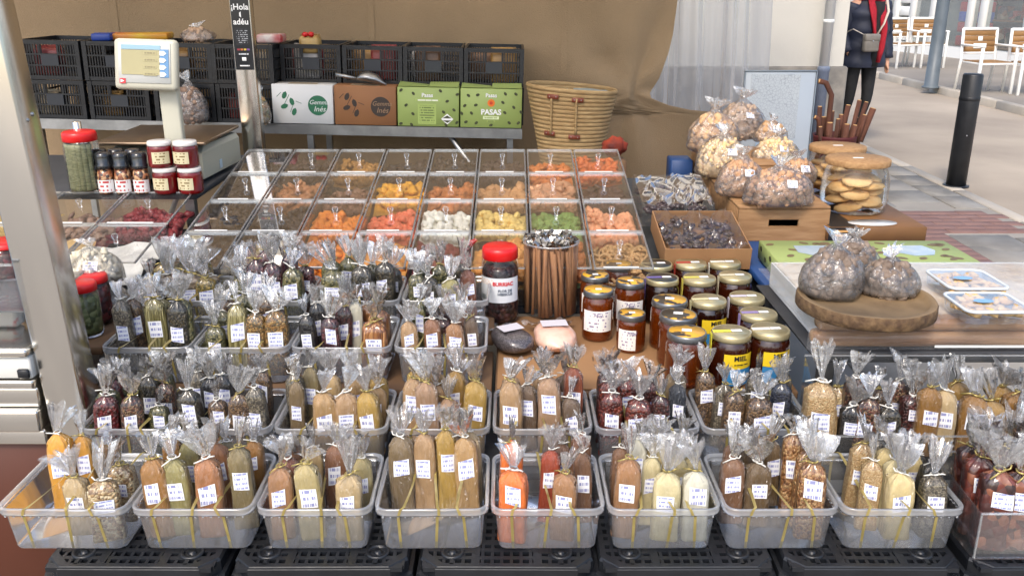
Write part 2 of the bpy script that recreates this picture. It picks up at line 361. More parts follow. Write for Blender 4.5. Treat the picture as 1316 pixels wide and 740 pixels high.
sg = thing('shop_shelf', 'shelf of mixed brown and green goods behind shop glass', 'shelf', sh.matrix_basis @ Vector((xs[3] + .1, .7, 0)), sang)
for q in range(4): part(MB().box(0, LN - xs[3] - .3, -.15, .15, .2 + q * .55, .23 + q * .55), 'board', M_wood, sg)
rs = random.Random(9)
for q in range(4):
    for k in range(16):
        hh = rs.uniform(.18, .42); x = .1 + k * .34
        if x + .3 < LN - xs[3] - .3: part(MB().rbox(x, x + rs.uniform(.18, .3), -.12, .12, .232 + q * .55, .232 + q * .55 + hh, .02, 1), 'product', M_prod, sg)

# street lamp, bollard
M_pole = mat('grey_pole_paint', C(98, 108, 116), .45, c2=C(88, 98, 106), scale=6)
p = onz(1196, 113, .08)
sl_ = thing('street_lamp', 'grey painted steel street lamp post on the far pavement', 'lamp post', (p.x, p.y, .08))
part(MB().lathe([(.13, 0), (.13, .02), (.098, .03), (.09, .9), (.085, 4.2)], 20), 'pole', M_pole, sl_)
part(MB().lathe([(.087, 1.31), (.105, 1.315), (.105, 1.345), (.087, 1.35)], 20).box(.09, .16, -.015, .015, 1.315, 1.345), 'clamp', M_pole, sl_)
part(MB().tube([(0, 0, 4.2), (-.1, 0, 4.5), (-.5, 0, 4.65), (-1.1, 0, 4.62)], [.05, .045, .05, .09], 10), 'lamp_head', M_pole, sl_)
M_bol = mat('black_bollard_paint', C(27, 29, 33), .42, c2=C(38, 40, 44), scale=9, bump=.05, bscale=40)
p = onz(1228, 239, 0)
bo = thing('bollard', 'black round steel bollard at the pavement edge', 'bollard', (p.x, p.y, 0))
hb = ony(1240, 95, p.y).z
part(MB().lathe([(.075, 0), (.075, hb - .012), (.068, hb), (.01, hb + .002)], 24), 'post', M_bol, bo)
part(MB().lathe([(.1, 0), (.1, .008), (.077, .012)], 24), 'base_plate', M_bol, bo)
part(MB().lathe([(.0765, hb * .77), (.0775, hb * .772), (.0775, hb * .80), (.0765, hb * .802)], 24, cap0=False, cap1=False), 'band', M_dark, bo)
part(MB().blob((-.012, -.076, hb * .47), (.006, .003, .006), data=ICO2), 'screw', M_alu, bo)

# cafe chairs
M_cw = mat('white_chair_metal', C(236, 236, 232), .4); M_teak = mat('tan_slat', C(150, 112, 66), .55, c2=C(136, 100, 58), scale=8, stretch=(1, 1, 12))
def chair(px, py, rz, label, sc=1.0):
    p = onz(px, py, .08); t = thing('cafe_chair', label, 'chair', (p.x, p.y, .08), rz, 'cafe chairs outside the shop')
    for x in (-.26, .26):
        part(MB().rbox(x - .02, x + .02, -.27, -.23, 0, .64, .006, 1), 'leg', M_cw, t)
        part(MB().tube([(x, .27, 0), (x, .22, .44), (x, .27, .88)], .021, 8), 'leg', M_cw, t)
        part(MB().rbox(x - .025, x + .025, -.28, .25, .64, .668, .008, 1), 'armrest', M_cw, t)
    part(MB().rbox(-.24, .24, -.25, .22, .40, .43, .008, 1), 'seat_frame', M_cw, t)
    for k in range(6): part(MB().rbox(-.235, .235, -.24 + k * .075, -.175 + k * .075, .4305, .442, .003, 1), 'slat', M_teak, t)
    part(MB().rbox(-.265, .265, .245, .29, .85, .89, .008, 1), 'top_rail', M_cw, t); part(MB().rbox(-.24, .24, .225, .25, .52, .55, .005, 1), 'lower_rail', M_cw, t)
    for k in range(4): part(MB().rbox(-.238, .238, .228 + k * .01, .248 + k * .01, .553 + k * .075, .625 + k * .075, .003, 1), 'back_slat', M_teak, t)
    e = part(MB().rbox(-.10, .10, -.003, .003, -.035, .035, .002, 1), 'emblem', M_cw, t, loc=(0, .224, .635), rot=(-.1, 0, 0))
    part(MB().rbox(-.035, .035, -.003, .003, -.03, .03, .002, 1), 'emblem_top', M_cw, t, loc=(0, .236, .735), rot=(-.1, 0, 0))
    return t
chair(1156, 87, .25, 'white metal armchair with tan back, half hidden behind the walker in navy')
chair(1188, 86, -.15, 'white metal armchair with tan back standing beside the grey lamp post')
chair(1262, 119, .12, 'white metal armchair with tan back standing behind the black bollard')
chair(1322, 121, -.1, 'white metal armchair with tan back next to the bollard chair')

# ------------------------------------------------------------------ stall shell
M_tarp = mat('brown_canvas', C(162, 138, 107), .85, c2=C(148, 126, 97), scale=2.2, bump=.5, bscale=220, detail=8)
M_veil = clear('hazy_plastic_curtain', (.88, .89, .91, 1), .46, .04, .6, .2, wcol=(.78, .80, .84, 1))
def tarp_right(z):
    ks = [(2.6, .90), (1.47, .885), (1.25, .86), (1.07, .80), (.985, .755), (.962, .762), (.925, .86), (.895, 1.0), (.875, 1.25), (.82, 1.34), (0, 1.36)]
    for (z0, x0), (z1, x1) in zip(ks, ks[1:]):
        if z1 <= z <= z0: return x0 + (x1 - x0) * (z0 - z) / (z0 - z1)
    return .9
zl = [0, .2, .4, .55, .65, .72, .78, .82, .845, .86, .87, .88, .89, .90, .91, .925, .94, .955, .965, .975, .985, 1.0, 1.03, 1.07, 1.1, 1.15, 1.2, 1.3, 1.4, 1.5, 1.7, 1.9, 2.1, 2.3, 2.42]
pin = Vector((.655, .995))
def tarp_pt(u, j):
    z = zl[j]; xr = tarp_right(z); x = -4.6 + (xr + 4.6) * (1 - (1 - u) ** 1.6)
    q = Vector((x, z)) - pin; d = q.length; a = math.atan2(q.y, q.x)
    f = .030 * math.exp(-d * 1.6) * (math.sin(a * 6 + .6) + .35 * math.sin(a * 11 + 1)) * min(1, d * 4)
    f += .025 * noise.noise(Vector((x * 1.3, z * 1.1, 3))) + .012 * math.sin(x * 4.2 + z * 1.3) + .012 * noise.noise(Vector((x * 4, z * 3, 9)))
    if z > 1.1 and x > 0: f += .03 * math.sin((x - z * .35) * 7) * min(1, x)
    f -= .05 * math.exp(-((z - .98 - .22 * (.655 - x)) ** 2) / .004) * (1 if x < .655 else 0) * max(0, 1 - abs(.655 - x) / .75)
    return (x, 5.0 + f, z)
mb = MB(); NU = 110
vs_ = [tarp_pt(i / NU, j) for j in range(len(zl)) for i in range(NU + 1)]
mb.add(vs_, [(j * (NU + 1) + i, j * (NU + 1) + i + 1, (j + 1) * (NU + 1) + i + 1, (j + 1) * (NU + 1) + i) for j in range(len(zl) - 1) for i in range(NU)])
tp = tag(mb.obj('tarpaulin', M_tarp), 'brown canvas tarpaulin hanging as back wall of the stall', 'tarpaulin')
for xs_ in (-2.12, -.75, .28):
    sm_ = MB(); pts_ = []
    for z_ in [q * .1 for q in range(4, 24)]:
        for dx in (-.016, .016):
            jj = min(range(len(zl)), key=lambda q: abs(zl[q] - z_)); u_ = 1 - (1 - (xs_ + dx + 4.6) / (tarp_right(zl[jj]) + 4.6)) ** (1 / 1.6); pq = tarp_pt(u_, jj); pts_.append((pq[0], pq[1] - .009, z_))
    sm_.add(pts_, [(2 * q, 2 * q + 1, 2 * q + 3, 2 * q + 2) for q in range(len(pts_) // 2 - 1)]); part(sm_, 'seam', M_tarp, tp)
so = tp.modifiers.new('thick', 'SOLIDIFY'); so.thickness = .006
def veil(u, v):
    x = .62 + u * .80; z = .55 + v * 1.85
    return (x + .02 * math.sin(z * 2), 5.14 + .03 * math.sin(u * 22 + .8 * z) + .014 * math.sin(u * 57 + 2) + .02 * noise.noise(Vector((x * 3, z, 5))), z)
vo = tag(MB().grid(veil, 90, 14).obj('plastic_curtain', M_veil), 'hazy see through plastic curtain hanging beside the brown canvas', 'curtain')
M_roof = bpy.data.materials.new('cream_awning_canvas'); M_roof.use_nodes = True
_t = M_roof.node_tree; _d = _t.nodes.new('ShaderNodeBsdfDiffuse'); _d.inputs[0].default_value = C(226, 214, 190); _l = _t.nodes.new('ShaderNodeBsdfTranslucent'); _l.inputs[0].default_value = C(246, 234, 212)
_m = _t.nodes.new('ShaderNodeMixShader'); _m.inputs[0].default_value = .62; _t.links.new(_d.outputs[0], _m.inputs[1]); _t.links.new(_l.outputs[0], _m.inputs[2]); _t.links.new(_m.outputs[0], _t.nodes['Material Output'].inputs[0])
aw = thing('awning', 'unseen cream canvas awning over the stall rear, shaped for the light', 'awning', (0, 0, 0))  # roof out of view; its reach and translucency are set for the light
part(MB().grid(lambda u, v: (-3.3 + u * 4.9, 3.1 + v * 2.1, 2.42 + .16 * v + .03 * math.sin(u * 9) * math.sin(v * 3.1)), 20, 12), 'canvas', M_roof, aw)
part(MB().tube([(-3.3, 3.1, 2.41), (1.6, 3.1, 2.41)], .022, 8), 'front_bar', M_alu, aw)
part(MB().tube([(-3.3, 5.2, 2.58), (1.6, 5.2, 2.58)], .022, 8), 'rear_bar', M_alu, aw)
# steel posts
po = thing('steel_post', 'wide bright stainless steel post in front of the glass counter', 'post', (-1.076, 2.048, 0), ry=R(-3))
part(MB().rbox(-.048, .048, -.046, .046, 0, 2.42, .006, 2), 'tube', M_steel, po)
for z in (1.26, 1.27, 1.62): part(MB().blob((.049, -.012 + (.025 if z == 1.27 else 0), z), (.003, .005, .005), data=ICO2), 'bolt', M_alu, po)
p2 = ony(327, 187, 3.98)
po2 = thing('steel_post', 'slim steel post carrying a black greeting sticker', 'post', (p2.x, 3.98, 0))
part(MB().rbox(-.043, .043, -.03, .03, 0, 2.5, .004, 2), 'tube', M_steel, po2)
M_stk = mat('black_sticker', C(24, 26, 30), .3, c2=C(34, 36, 40), scale=8)
zs0, zs1 = ony(320, 90, 3.95).z, ony(311, -4, 3.95).z
stk = part(MB().box(-.039, .039, -.0325, -.0305, zs0, zs1), 'sticker', M_stk, po2)
hz = zs1 - zs0
for s_, sz, fz in (('¡Hola', .034, .86), ('adéu', .034, .66)): text('lettering', s_, sz, M_paper, stk, (0, -.0332, zs0 + hz * fz), bold=.0006)
part(MB().prism([(-.004, -.007), (.003, -.012), (.003, .012), (-.004, .007)], -.0005, .0005), 'speaker_mark', M_paper, stk, loc=(0, -.0332, zs0 + hz * .76))
part(MB().box(-.03, .03, -.0332, -.0328, zs0 + hz * .34, zs0 + hz * .58), 'small_print', printed('sticker_print', C(24, 26, 30), C(150, 152, 156), 9, 9, .5), stk)
for k, c_ in enumerate((C(150, 60, 70), C(190, 110, 60), C(200, 170, 70), C(120, 80, 150))): part(MB().box(-.026 + k * .014, -.015 + k * .014, -.0332, -.0328, zs0 + hz * .27, zs0 + hz * .295), 'colour_mark', mat(f'mark{k}', c_, .4), stk)
part(MB().box(-.026, .026, -.0332, -.0328, zs0 + hz * .20, zs0 + hz * .24), 'small_print', printed('sticker_print2', C(24, 26, 30), C(190, 192, 196), 1, 9, .4), stk)
part(MB().rbox(-.009, .009, -.0334, -.0328, zs0 + hz * .125, zs0 + hz * .175, .0002, 1), 'white_mark', M_paper, stk)
part(MB().box(-.026, .026, -.0332, -.0328, zs0 + hz * .04, zs0 + hz * .075), 'small_print', printed('sticker_print3', C(24, 26, 30), C(225, 225, 225), 1, 8, .35), stk)

# ------------------------------------------------------------------ display tables
M_board = mat('dark_board', C(56, 58, 62), .6, c2=C(48, 50, 54), scale=6)
M_tabl = mat('table_board', C(112, 84, 58), .75, c2=C(98, 72, 50), scale=4)
M_blue = mat('blue_plastic', C(30, 66, 118), .5, c2=C(26, 58, 106), scale=5)
ROWS = {'F': (1.65, .386), 'S': (1.925, .432), 'T': (2.20, .529), 'U': (2.465, .567)}
def table(label, x0, x1, y0, y1, z, m, name='display_table', rx=0, group=None):
    t = thing(name, label, 'table', (0, 0, 0))
    part(MB().rbox(x0, x1, y0, y1, z - .025, z, .003, 1), 'top', m, t)
    for x in (x0 + .04, x1 - .04):
        for y in (y0 + .04, y1 - .04): part(MB().box(x - .018, x + .018, y - .018, y + .018, 0, z - .026), 'leg', M_alu, t)
    return t
table('low dark display board under the second row of spice trays', -1.065, 1.5, 1.925, 2.155, .426, M_board)
table('brown display board under the third row of herb trays', -1.12, -.055, 2.19, 2.45, .523, M_tabl)
table('brown display board under the herb trays next to the sweets', -1.15, -.055, 2.462, 2.715, .561, M_tabl)
table('brown display board under the honey jars', -.045, .76, 2.16, 2.72, .529, M_tabl)
tag(MB().rbox(-.04, .745, 2.165, 2.71, .531, .536, .001, 1).obj('cardboard_sheet', M_card), 'flat brown cardboard sheet under the honey and hibiscus jars', 'cardboard')
table('blue topped table carrying nut bags and biscuit boxes', .80, 1.50, 2.68, 4.15, .652, M_blue)
table('dark trestle table under the film wrapped package', .785, 1.72, 2.125, 2.668, .652, M_board)
tag(MB().rbox(.765, 1.8, 2.115, 2.66, .654, .660, .002, 1).obj('grey_panel', M_board), 'dark grey panel under the film wrapped figs package', 'panel')
table('table behind the grain bins carrying the scale', -2.3, -1.2, 3.34, 4.15, .80, M_board)
# sloping stand of the sweets bins: plane through front edge (y 2.73, z .69), rising 9.6 degrees
TILT = R(9.6); BY, BZ = 2.735, .688
stn = thing('bin_stand', 'sloping dark stand under the clear sweets bins', 'stand', (0, BY, BZ), rx=TILT)
part(MB().box(-1.16, 1.0, .0, 1.16, -.165, -.142), 'slope_board', M_board, stn)
for x in (-1.1, .9):
    for y in (.06, 1.1): part(MB().box(x - .02, x + .02, y - .02, y + .02, -.67 - y * .165, -.166), 'leg', M_alu, stn)

# ------------------------------------------------------------------ spice bags
def superell(a, e): c, s_ = math.cos(a), math.sin(a); return (math.copysign(abs(c) ** (2 / e), c), math.copysign(abs(s_) ** (2 / e), s_))
PROF = [(0, .93, 6), (.010, 1.0, 6.5), (.035, 1.03, 6), (.10, .99, 5.5), (.2, .985, 5), (.3, .99, 5), (.4, .98, 4.6), (.5, .99, 4.6), (.6, .99, 4.4), (.7, .985, 4.2), (.78, .975, 4), (.84, .95, 3.8), (.89, .86, 3.2), (.93, .70, 2.6), (.965, .47, 2.2), (.99, .28, 2), (1.02, .15, 2)]
NB = 32
def prof_at(t):
    for a, b in zip(PROF, PROF[1:]):
        if a[0] <= t <= b[0]:
            q = (t - a[0]) / (b[0] - a[0]); return a[1] + (b[1] - a[1]) * q, a[2] + (b[2] - a[2]) * q
def surf(a, t, seed, off=1.0):
    r, e = prof_at(t); x, y = superell(a, e)
    q_ = noise.noise(Vector((x * 1.9 + seed * 3.3, y * 1.9, t * 4.5 + x * 1.2)))
    n = noise.noise(Vector((x * 1.1 + seed * 11, y * 1.1, t * 2.6))) * .09 - .05 * max(0, 1 - abs(q_) * 7)
    lean = .05 * math.sin(seed * 2.1) * t * t
    if t > .93: n *= .3
    k = r * .5 * (1 + n) * off
    pl = 1 + (.15 * math.sin(a * 11 + seed * 1.7 + 2 * math.sin(a)) if .86 < t < 1.0 else 0)
    return (x * k * pl + lean, y * k * pl, t)
def bag_body(seed):
    mb = MB(); rings = [[surf(2 * math.pi * k / NB + .0001, t, seed) for k in range(NB)] for t, _, _ in PROF]
    return mb.loft(rings)
def bag_label(seed, t0=.50, t1=.74, wd=.50, skew=.04, x0=0):
    """a paper tag following the front of the bag"""
    mb = MB(); pts = []
    for j in range(4):
        for i in range(7):
            t = t0 + (t1 - t0) * j / 3 + skew * (i / 6 - .5); a0 = -math.pi / 2
            xx = x0 + (i / 6 - .5) * wd
            r, e = prof_at(t); k = r * .5; c = max(-.97, min(.97, xx / k)); yy = -(1 - abs(c) ** e) ** (1 / e) * k
            p = surf(math.atan2(math.copysign(abs(yy / k) ** (e / 2), yy), math.copysign(abs(c) ** (e / 2), c)), t, seed)
            pts.append((p[0], p[1] - .03, p[2]))
    return mb.add(pts, [(j * 7 + i, j * 7 + i + 1, (j + 1) * 7 + i + 1, (j + 1) * 7 + i) for j in range(3) for i in range(6)])
def plume(seed, fan):
    """twisted open end of a cellophane bag: soft folds fanning out of the knot, edges uneven"""
    rs = random.Random(seed); n = 44; mb = MB(); rings = []; m_ = rs.choice((5, 6, 7, 8)); ph = rs.uniform(0, 6); amp = rs.uniform(.30, .55)
    tw = rs.uniform(-.6, .6); lx, ly = rs.uniform(-.28, .28), rs.uniform(-.15, .15); spread = rs.uniform(.30, .54); bell = rs.choice((.6, .9, 1.3)); curl = rs.uniform(-.25, .15)
    for t in (0, .07, .2, .4, .6, .8, .92, 1.0):
        ring = []
        for k in range(n):
            a = 2 * math.pi * k / n; c_, s_ = math.cos(a), math.sin(a)
            f = amp * (math.sin(m_ * a + ph) + .55 * math.sin((2 * m_ + 1) * a + ph * 2)) + .35 * noise.noise(Vector((c_ * 1.6 + seed, s_ * 1.6, t * 1.5)))
            r = .085 + (spread * t ** bell + curl * max(0, t - .7)) * (.85 + f * min(1, t * 2.2))
            r += .05 * t * noise.noise(Vector((c_ * 4 + seed, s_ * 4, t * 5)))
            zz = t + (.28 * noise.noise(Vector((c_ * 1.3, s_ * 1.3, seed * 1.7))) + .14 * math.sin(m_ * a + ph + 1)) * max(0, t - .35)
            aa = a + tw * t; ring.append((r * math.cos(aa) + lx * t * t, r * math.sin(aa) * fan + ly * t * t, zz))
        rings.append(ring)
    return mb.loft(rings, seed % 3 == 0, False, False)
def tie(seed):
    rs = random.Random(seed); mb = MB(); ring = [(.15 * math.cos(a), .15 * math.sin(a), 0) for a in [2 * math.pi * k / 10 for k in range(11)]]
    mb.tube(ring, .035, 5, False)
    for s_ in (-1, 1):
        e = (s_ * rs.uniform(.25, .5), -.18 + rs.uniform(-.1, .05), rs.uniform(-.15, .25)); mb.tube([(s_ * .08, -.14, 0), ((s_ * .2), -.2, .05), e], .028, 5)
    return mb
BODY = {}; LABELME = {}; PLUMES = [plume(100 + k, f).mesh('film_top', M_cello) for k, f in enumerate((.8, .45, .9, .3, .7, .55, .65, .4, .75, .5, .85, .35, .6, .95))]
TIES = [[tie(k).mesh('tie', m_) for k in range(3)] for m_ in (M_tie_w, M_gold)]
POW = dict(
    turmeric=(C(238, 164, 8), 'turmeric yellow powder'), amber=(C(222, 156, 40), 'amber powder'), beige=(C(200, 170, 122), 'pale beige powder'),
    ochre=(C(170, 116, 46), 'ochre powder'), olive=(C(164, 152, 92), 'pale olive powder'), terra=(C(180, 116, 66), 'terracotta powder'),
    greygreen=(C(138, 120, 80), 'grey green powder'), brown=(C(146, 96, 64), 'brown powder'), redbrown=(C(126, 70, 46), 'reddish brown powder'),
    straw=(C(192, 170, 112), 'straw coloured powder'), sand=(C(196, 160, 106), 'sandy powder'), taupe=(C(134, 110, 76), 'taupe powder'),
    rose=(C(186, 146, 102), 'rosy tan powder'), mustard=(C(190, 150, 62), 'mustard powder'), tan=(C(190, 148, 92), 'tan powder'),
    orange=(C(255, 122, 4), 'bright orange paprika'), paprika=(C(168, 62, 20), 'deep red paprika'), clay=(C(172, 120, 74), 'clay brown powder'),
    cocoa=(C(134, 92, 62), 'cocoa brown powder'), ivory=(C(226, 208, 158), 'ivory powder'), white=(C(226, 218, 198), 'white powder'),
    cream=(C(228, 202, 142), 'cream powder'), walnut=(C(112, 86, 58), 'walnut brown powder'), umber=(C(108, 82, 48), 'umber powder'),
    jelly=(C(150, 104, 36), 'amber jelly strips'), pinkish=(C(176, 136, 102), 'pinkish powder'), mocha=(C(110, 86, 66), 'mocha powder'), rust=(C(150, 72, 36), 'rust red powder'),
    goldish=(C(164, 124, 50), 'golden powder'), charcoal=(C(40, 44, 54), 'charcoal powder'))
GR = dict(
    oats=([C(206, 180, 134), C(176, 142, 94), C(220, 200, 160), C(140, 108, 70)], 9, 'mixed cereal flakes'),
    chili=([C(112, 40, 26), C(140, 58, 36), C(84, 28, 20), C(176, 104, 70), C(100, 40, 28), C(64, 24, 18)], 3.6, 'dried red chillies'),
    cranberry=([C(110, 20, 24), C(140, 28, 30), C(80, 14, 18)], 9, 'dark red berries'),
    mixpepper=([C(70, 44, 30), C(110, 60, 40), C(50, 36, 28), C(140, 110, 80)], 14, 'mixed peppercorns'),
    greenherb=([C(84, 84, 44), C(108, 104, 60), C(60, 62, 34), C(132, 124, 80)], 10, 'green dried herbs'),
    darkherb=([C(44, 42, 30), C(62, 56, 40), C(34, 32, 26), C(82, 72, 50)], 12, 'dark dried herbs'),
    blackseed=([C(24, 24, 26), C(36, 34, 34), C(18, 18, 20), C(60, 56, 54)], 14, 'black peppercorns'),
    greyseed=([C(120, 110, 92), C(92, 84, 70), C(140, 130, 108), C(70, 64, 54)], 16, 'grey seeds'),
    brownseed=([C(90, 66, 44), C(116, 88, 58), C(66, 50, 36), C(140, 110, 76)], 14, 'brown seeds'),
    sesame=([C(196, 162, 112), C(180, 144, 94), C(210, 182, 134)], 20, 'sesame seeds'),
    crystal=([C(150, 100, 54), C(176, 128, 78), C(120, 76, 40), C(196, 156, 106)], 11, 'brown sugar crystals'),
    stalks=([C(150, 140, 84), C(170, 160, 104), C(120, 112, 64), C(188, 178, 124)], 9, 'pale green stalks'),
    purple=([C(60, 26, 34), C(84, 34, 44), C(44, 20, 28), C(110, 60, 60)], 9, 'purple dried petals'),
    yellowherb=([C(150, 124, 48), C(120, 106, 50), C(172, 148, 74), C(92, 84, 44)], 10, 'yellow flower herbs'),
    bay=([C(96, 92, 44), C(120, 112, 56), C(76, 76, 38)], 5, 'olive bay leaves'),
    cinnamon=([C(176, 116, 62), C(150, 92, 48), C(196, 140, 84), C(120, 72, 38)], 6, 'cinnamon sticks'),
    mixseed=([C(150, 108, 50), C(110, 80, 40), C(176, 140, 80), C(86, 74, 44)], 14, 'mixed ochre seeds'),
    plum=([C(64, 28, 26), C(90, 40, 34), C(46, 22, 22)], 9, 'plum red flakes'),
    blueblack=([C(30, 38, 58), C(44, 52, 72), C(24, 28, 40)], 14, 'blue black seeds'),
    redflake=([C(128, 44, 28), C(150, 60, 36), C(100, 32, 22), C(80, 30, 24)], 9, 'red chilli flakes'),
    mushroom=([C(140, 122, 98), C(100, 84, 66), C(170, 154, 130), C(70, 58, 46)], 5, 'dried mushroom slices'))
def content(key):
    if key in POW: return powder('powder_' + key, POW[key][0]), POW[key][1]
    cs, sc, wd = GR[key]; st_ = (1, .8, 2.4)
    if key in ('stalks', 'cinnamon'): st_ = (2.2, 1.6, .35)
    return grainy('grain_' + key, [tuple(q * (.5 if key in ('chili', 'cranberry', 'redflake') else .74) for q in c_[:3]) + (1,) for c_ in cs], sc, .5, st_, .6), wd
rb = random.Random(21)
def spice_bag(px, ytop, key, row, yo, wpx, where, ztop=None, lean=0, gold=False, group='tied cellophane bags in the trays', nolabel=False, base=None, h=None, pl=1.0, xr=None):
    """px/ytop: bag centre and top of its contents in the photo; yo: how far back in its tray it stands"""
    Y0, Z0 = ROWS[row] if base is None else base; Y = Y0 + yo; z0 = Z0 + .0075
    zt = CAMZ - Y * tanang(ytop); hh = h or max(.085, min(.205, zt - z0)); wd = max(.038, wpx / FPX * dep(Y, z0 + hh * .6)); X = pX(px, Y, z0 + hh * .5)
    if xr: m_ = wd * .5 + .017; X = min(max(X, xr[0] + m_), xr[1] - m_)
    d = wd * rb.uniform(.74, .86); seed = rb.randrange(6)
    if (seed, key) not in BODY: BODY[(seed, key)] = bag_body(seed).mesh('contents', content(key)[0])
    lk = (seed, rb.randrange(3)); pm = M_price if rb.random() < .75 else M_price2
    if lk not in LABELME: q = random.Random(lk[0] * 7 + lk[1]); t0 = q.uniform(.44, .58); LABELME[lk] = bag_label(seed, t0, t0 + q.uniform(.2, .26), q.uniform(.52, .66), q.uniform(-.05, .06), q.uniform(-.08, .08)).mesh('price_label', pm)
    t = thing('spice_bag', f'bag of {content(key)[1]} in {where}', 'spice bag', (X, Y, z0), rb.uniform(-.28, .28) * .6 - math.atan2(X, Y) * .35, group, rx=lean + rb.uniform(-.03, .01), ry=rb.uniform(-.05, .05))
    ob('contents', BODY[(seed, key)], t, scale=(wd, d, hh))
    if not nolabel: ob('price_label', LABELME[lk], t, scale=(wd, d, hh))
    pw = wd * rb.uniform(.80, 1.12) * pl
    ob('film_top', rb.choice(PLUMES), t, (.05 * math.sin(seed * 2.1) * wd, 0, hh * 1.012), (rb.uniform(-.22, .22), rb.uniform(-.3, .3), rb.uniform(0, 6.28)), (pw, pw * .9, wd * rb.uniform(.85, 1.25) * pl))
    ob('tie', TIES[1 if gold or rb.random() < .3 else 0][rb.randrange(3)], t, (.05 * math.sin(seed * 2.1) * wd, 0, hh * 1.018), (rb.uniform(-.3, .3), rb.uniform(-.3, .3), rb.uniform(-.8, .8)), (wd, wd, wd))
    return t

# ------------------------------------------------------------------ clear trays
def tray_meshes(w_, d, h, ribbons):
    bs = MB().loft([rr(w_ * .85, d * .85, .018, 5, 0), rr(w_ * .868, d * .868, .021, 5, .004), rr(w_ * .925, d * .935, .023, 5, h - .012)], True, True, False)
    rim = MB(); rim.loft([rr(w_ * .93, d * .94, .023, 5, h - .016), rr(w_ * .99, d * .99, .027, 5, h - .016), rr(w_, d, .029, 5, h - .010), rr(w_ * .995, d * .995, .029, 5, h - .007), rr(w_, d, .029, 5, h - .004), rr(w_, d, .029, 5, h), rr(w_ * .985, d * .985, .027, 5, h + .002), rr(w_ * .945, d * .95, .023, 5, h + .001), rr(w_ * .928, d * .938, .023, 5, h - .004)], True, False, False)
    n = 14
    for k in range(n):
        x = -w_ * .42 + w_ * .84 * k / (n - 1)
        for sy in (-1, 1): rim.box(x - .0015, x + .0015, sy * d * .483 - .002, sy * d * .483 + .002, h - .0195, h - .0145)
        y = -d * .40 + d * .80 * k / (n - 1)
        for sx in (-1, 1): rim.box(sx * w_ * .482 - .002, sx * w_ * .482 + .002, y - .0015, y + .0015, h - .0195, h - .0145)
    rbm = []
    for x in ribbons:
        m = MB(); path = [(-d * .425, .002), (-d * .478, h - .016), (-d * .503, h - .012), (-d * .503, h + .003), (-d * .47, h + .004), (-d * .25, h + .001), (0, h - .003), (d * .25, h + .0005), (d * .47, h + .004), (d * .503, h + .003), (d * .503, h - .014), (d * .478, h - .016), (d * .425, .002)]
        k_ = .0030; vs_ = []; w0 = hash(x) % 7 * .001
        for q_, (y, z) in enumerate(path):
            xo = .012 * math.sin(q_ * .55 + x * 9); tz = .0022 * math.sin(q_ * 1.1 + x * 20) * (1 if abs(y) < d * .4 else 0)
            vs_ += [(x * w_ - k_ + xo, y - .001 * (1 if y < 0 else -1), z - tz), (x * w_ + k_ + xo, y - .001 * (1 if y < 0 else -1), z + tz)]
        m.add(vs_, [(2 * i, 2 * i + 1, 2 * i + 3, 2 * i + 2) for i in range(len(path) - 1)], False); rbm.append(m.mesh('ribbon', M_gold))
    return bs.mesh('basin', M_tray), rim.mesh('rim', M_rim), rbm
TM = {}
def tray(row, x0, x1, label, ribbons=(-.24, .02, .27), d=.245, h=.107):
    w_ = x1 - x0 - .001; key = (round(w_, 3), ribbons, d)
    if key not in TM: TM[key] = tray_meshes(round(w_, 3), d, h, ribbons)
    Y, Z = ROWS[row]; t = thing('spice_tray', label, 'tray', ((x0 + x1) / 2, Y + d / 2, Z), rb.uniform(-.012, .012), 'clear plastic spice trays')
    ob('basin', TM[key][0], t); ob('rim', TM[key][1], t)
    for m in TM[key][2]: ob('ribbon', m, t)
    return t
NTH = ['first', 'second', 'third', 'fourth', 'fifth', 'sixth', 'seventh', 'eighth']
ROWN = {'F': 'lowest row', 'S': 'second row', 'T': 'third row', 'U': 'top row'}
def where(row, k): return f'{ROWN[row].replace(" ", "-")} tray, {NTH[k]} from wide post'
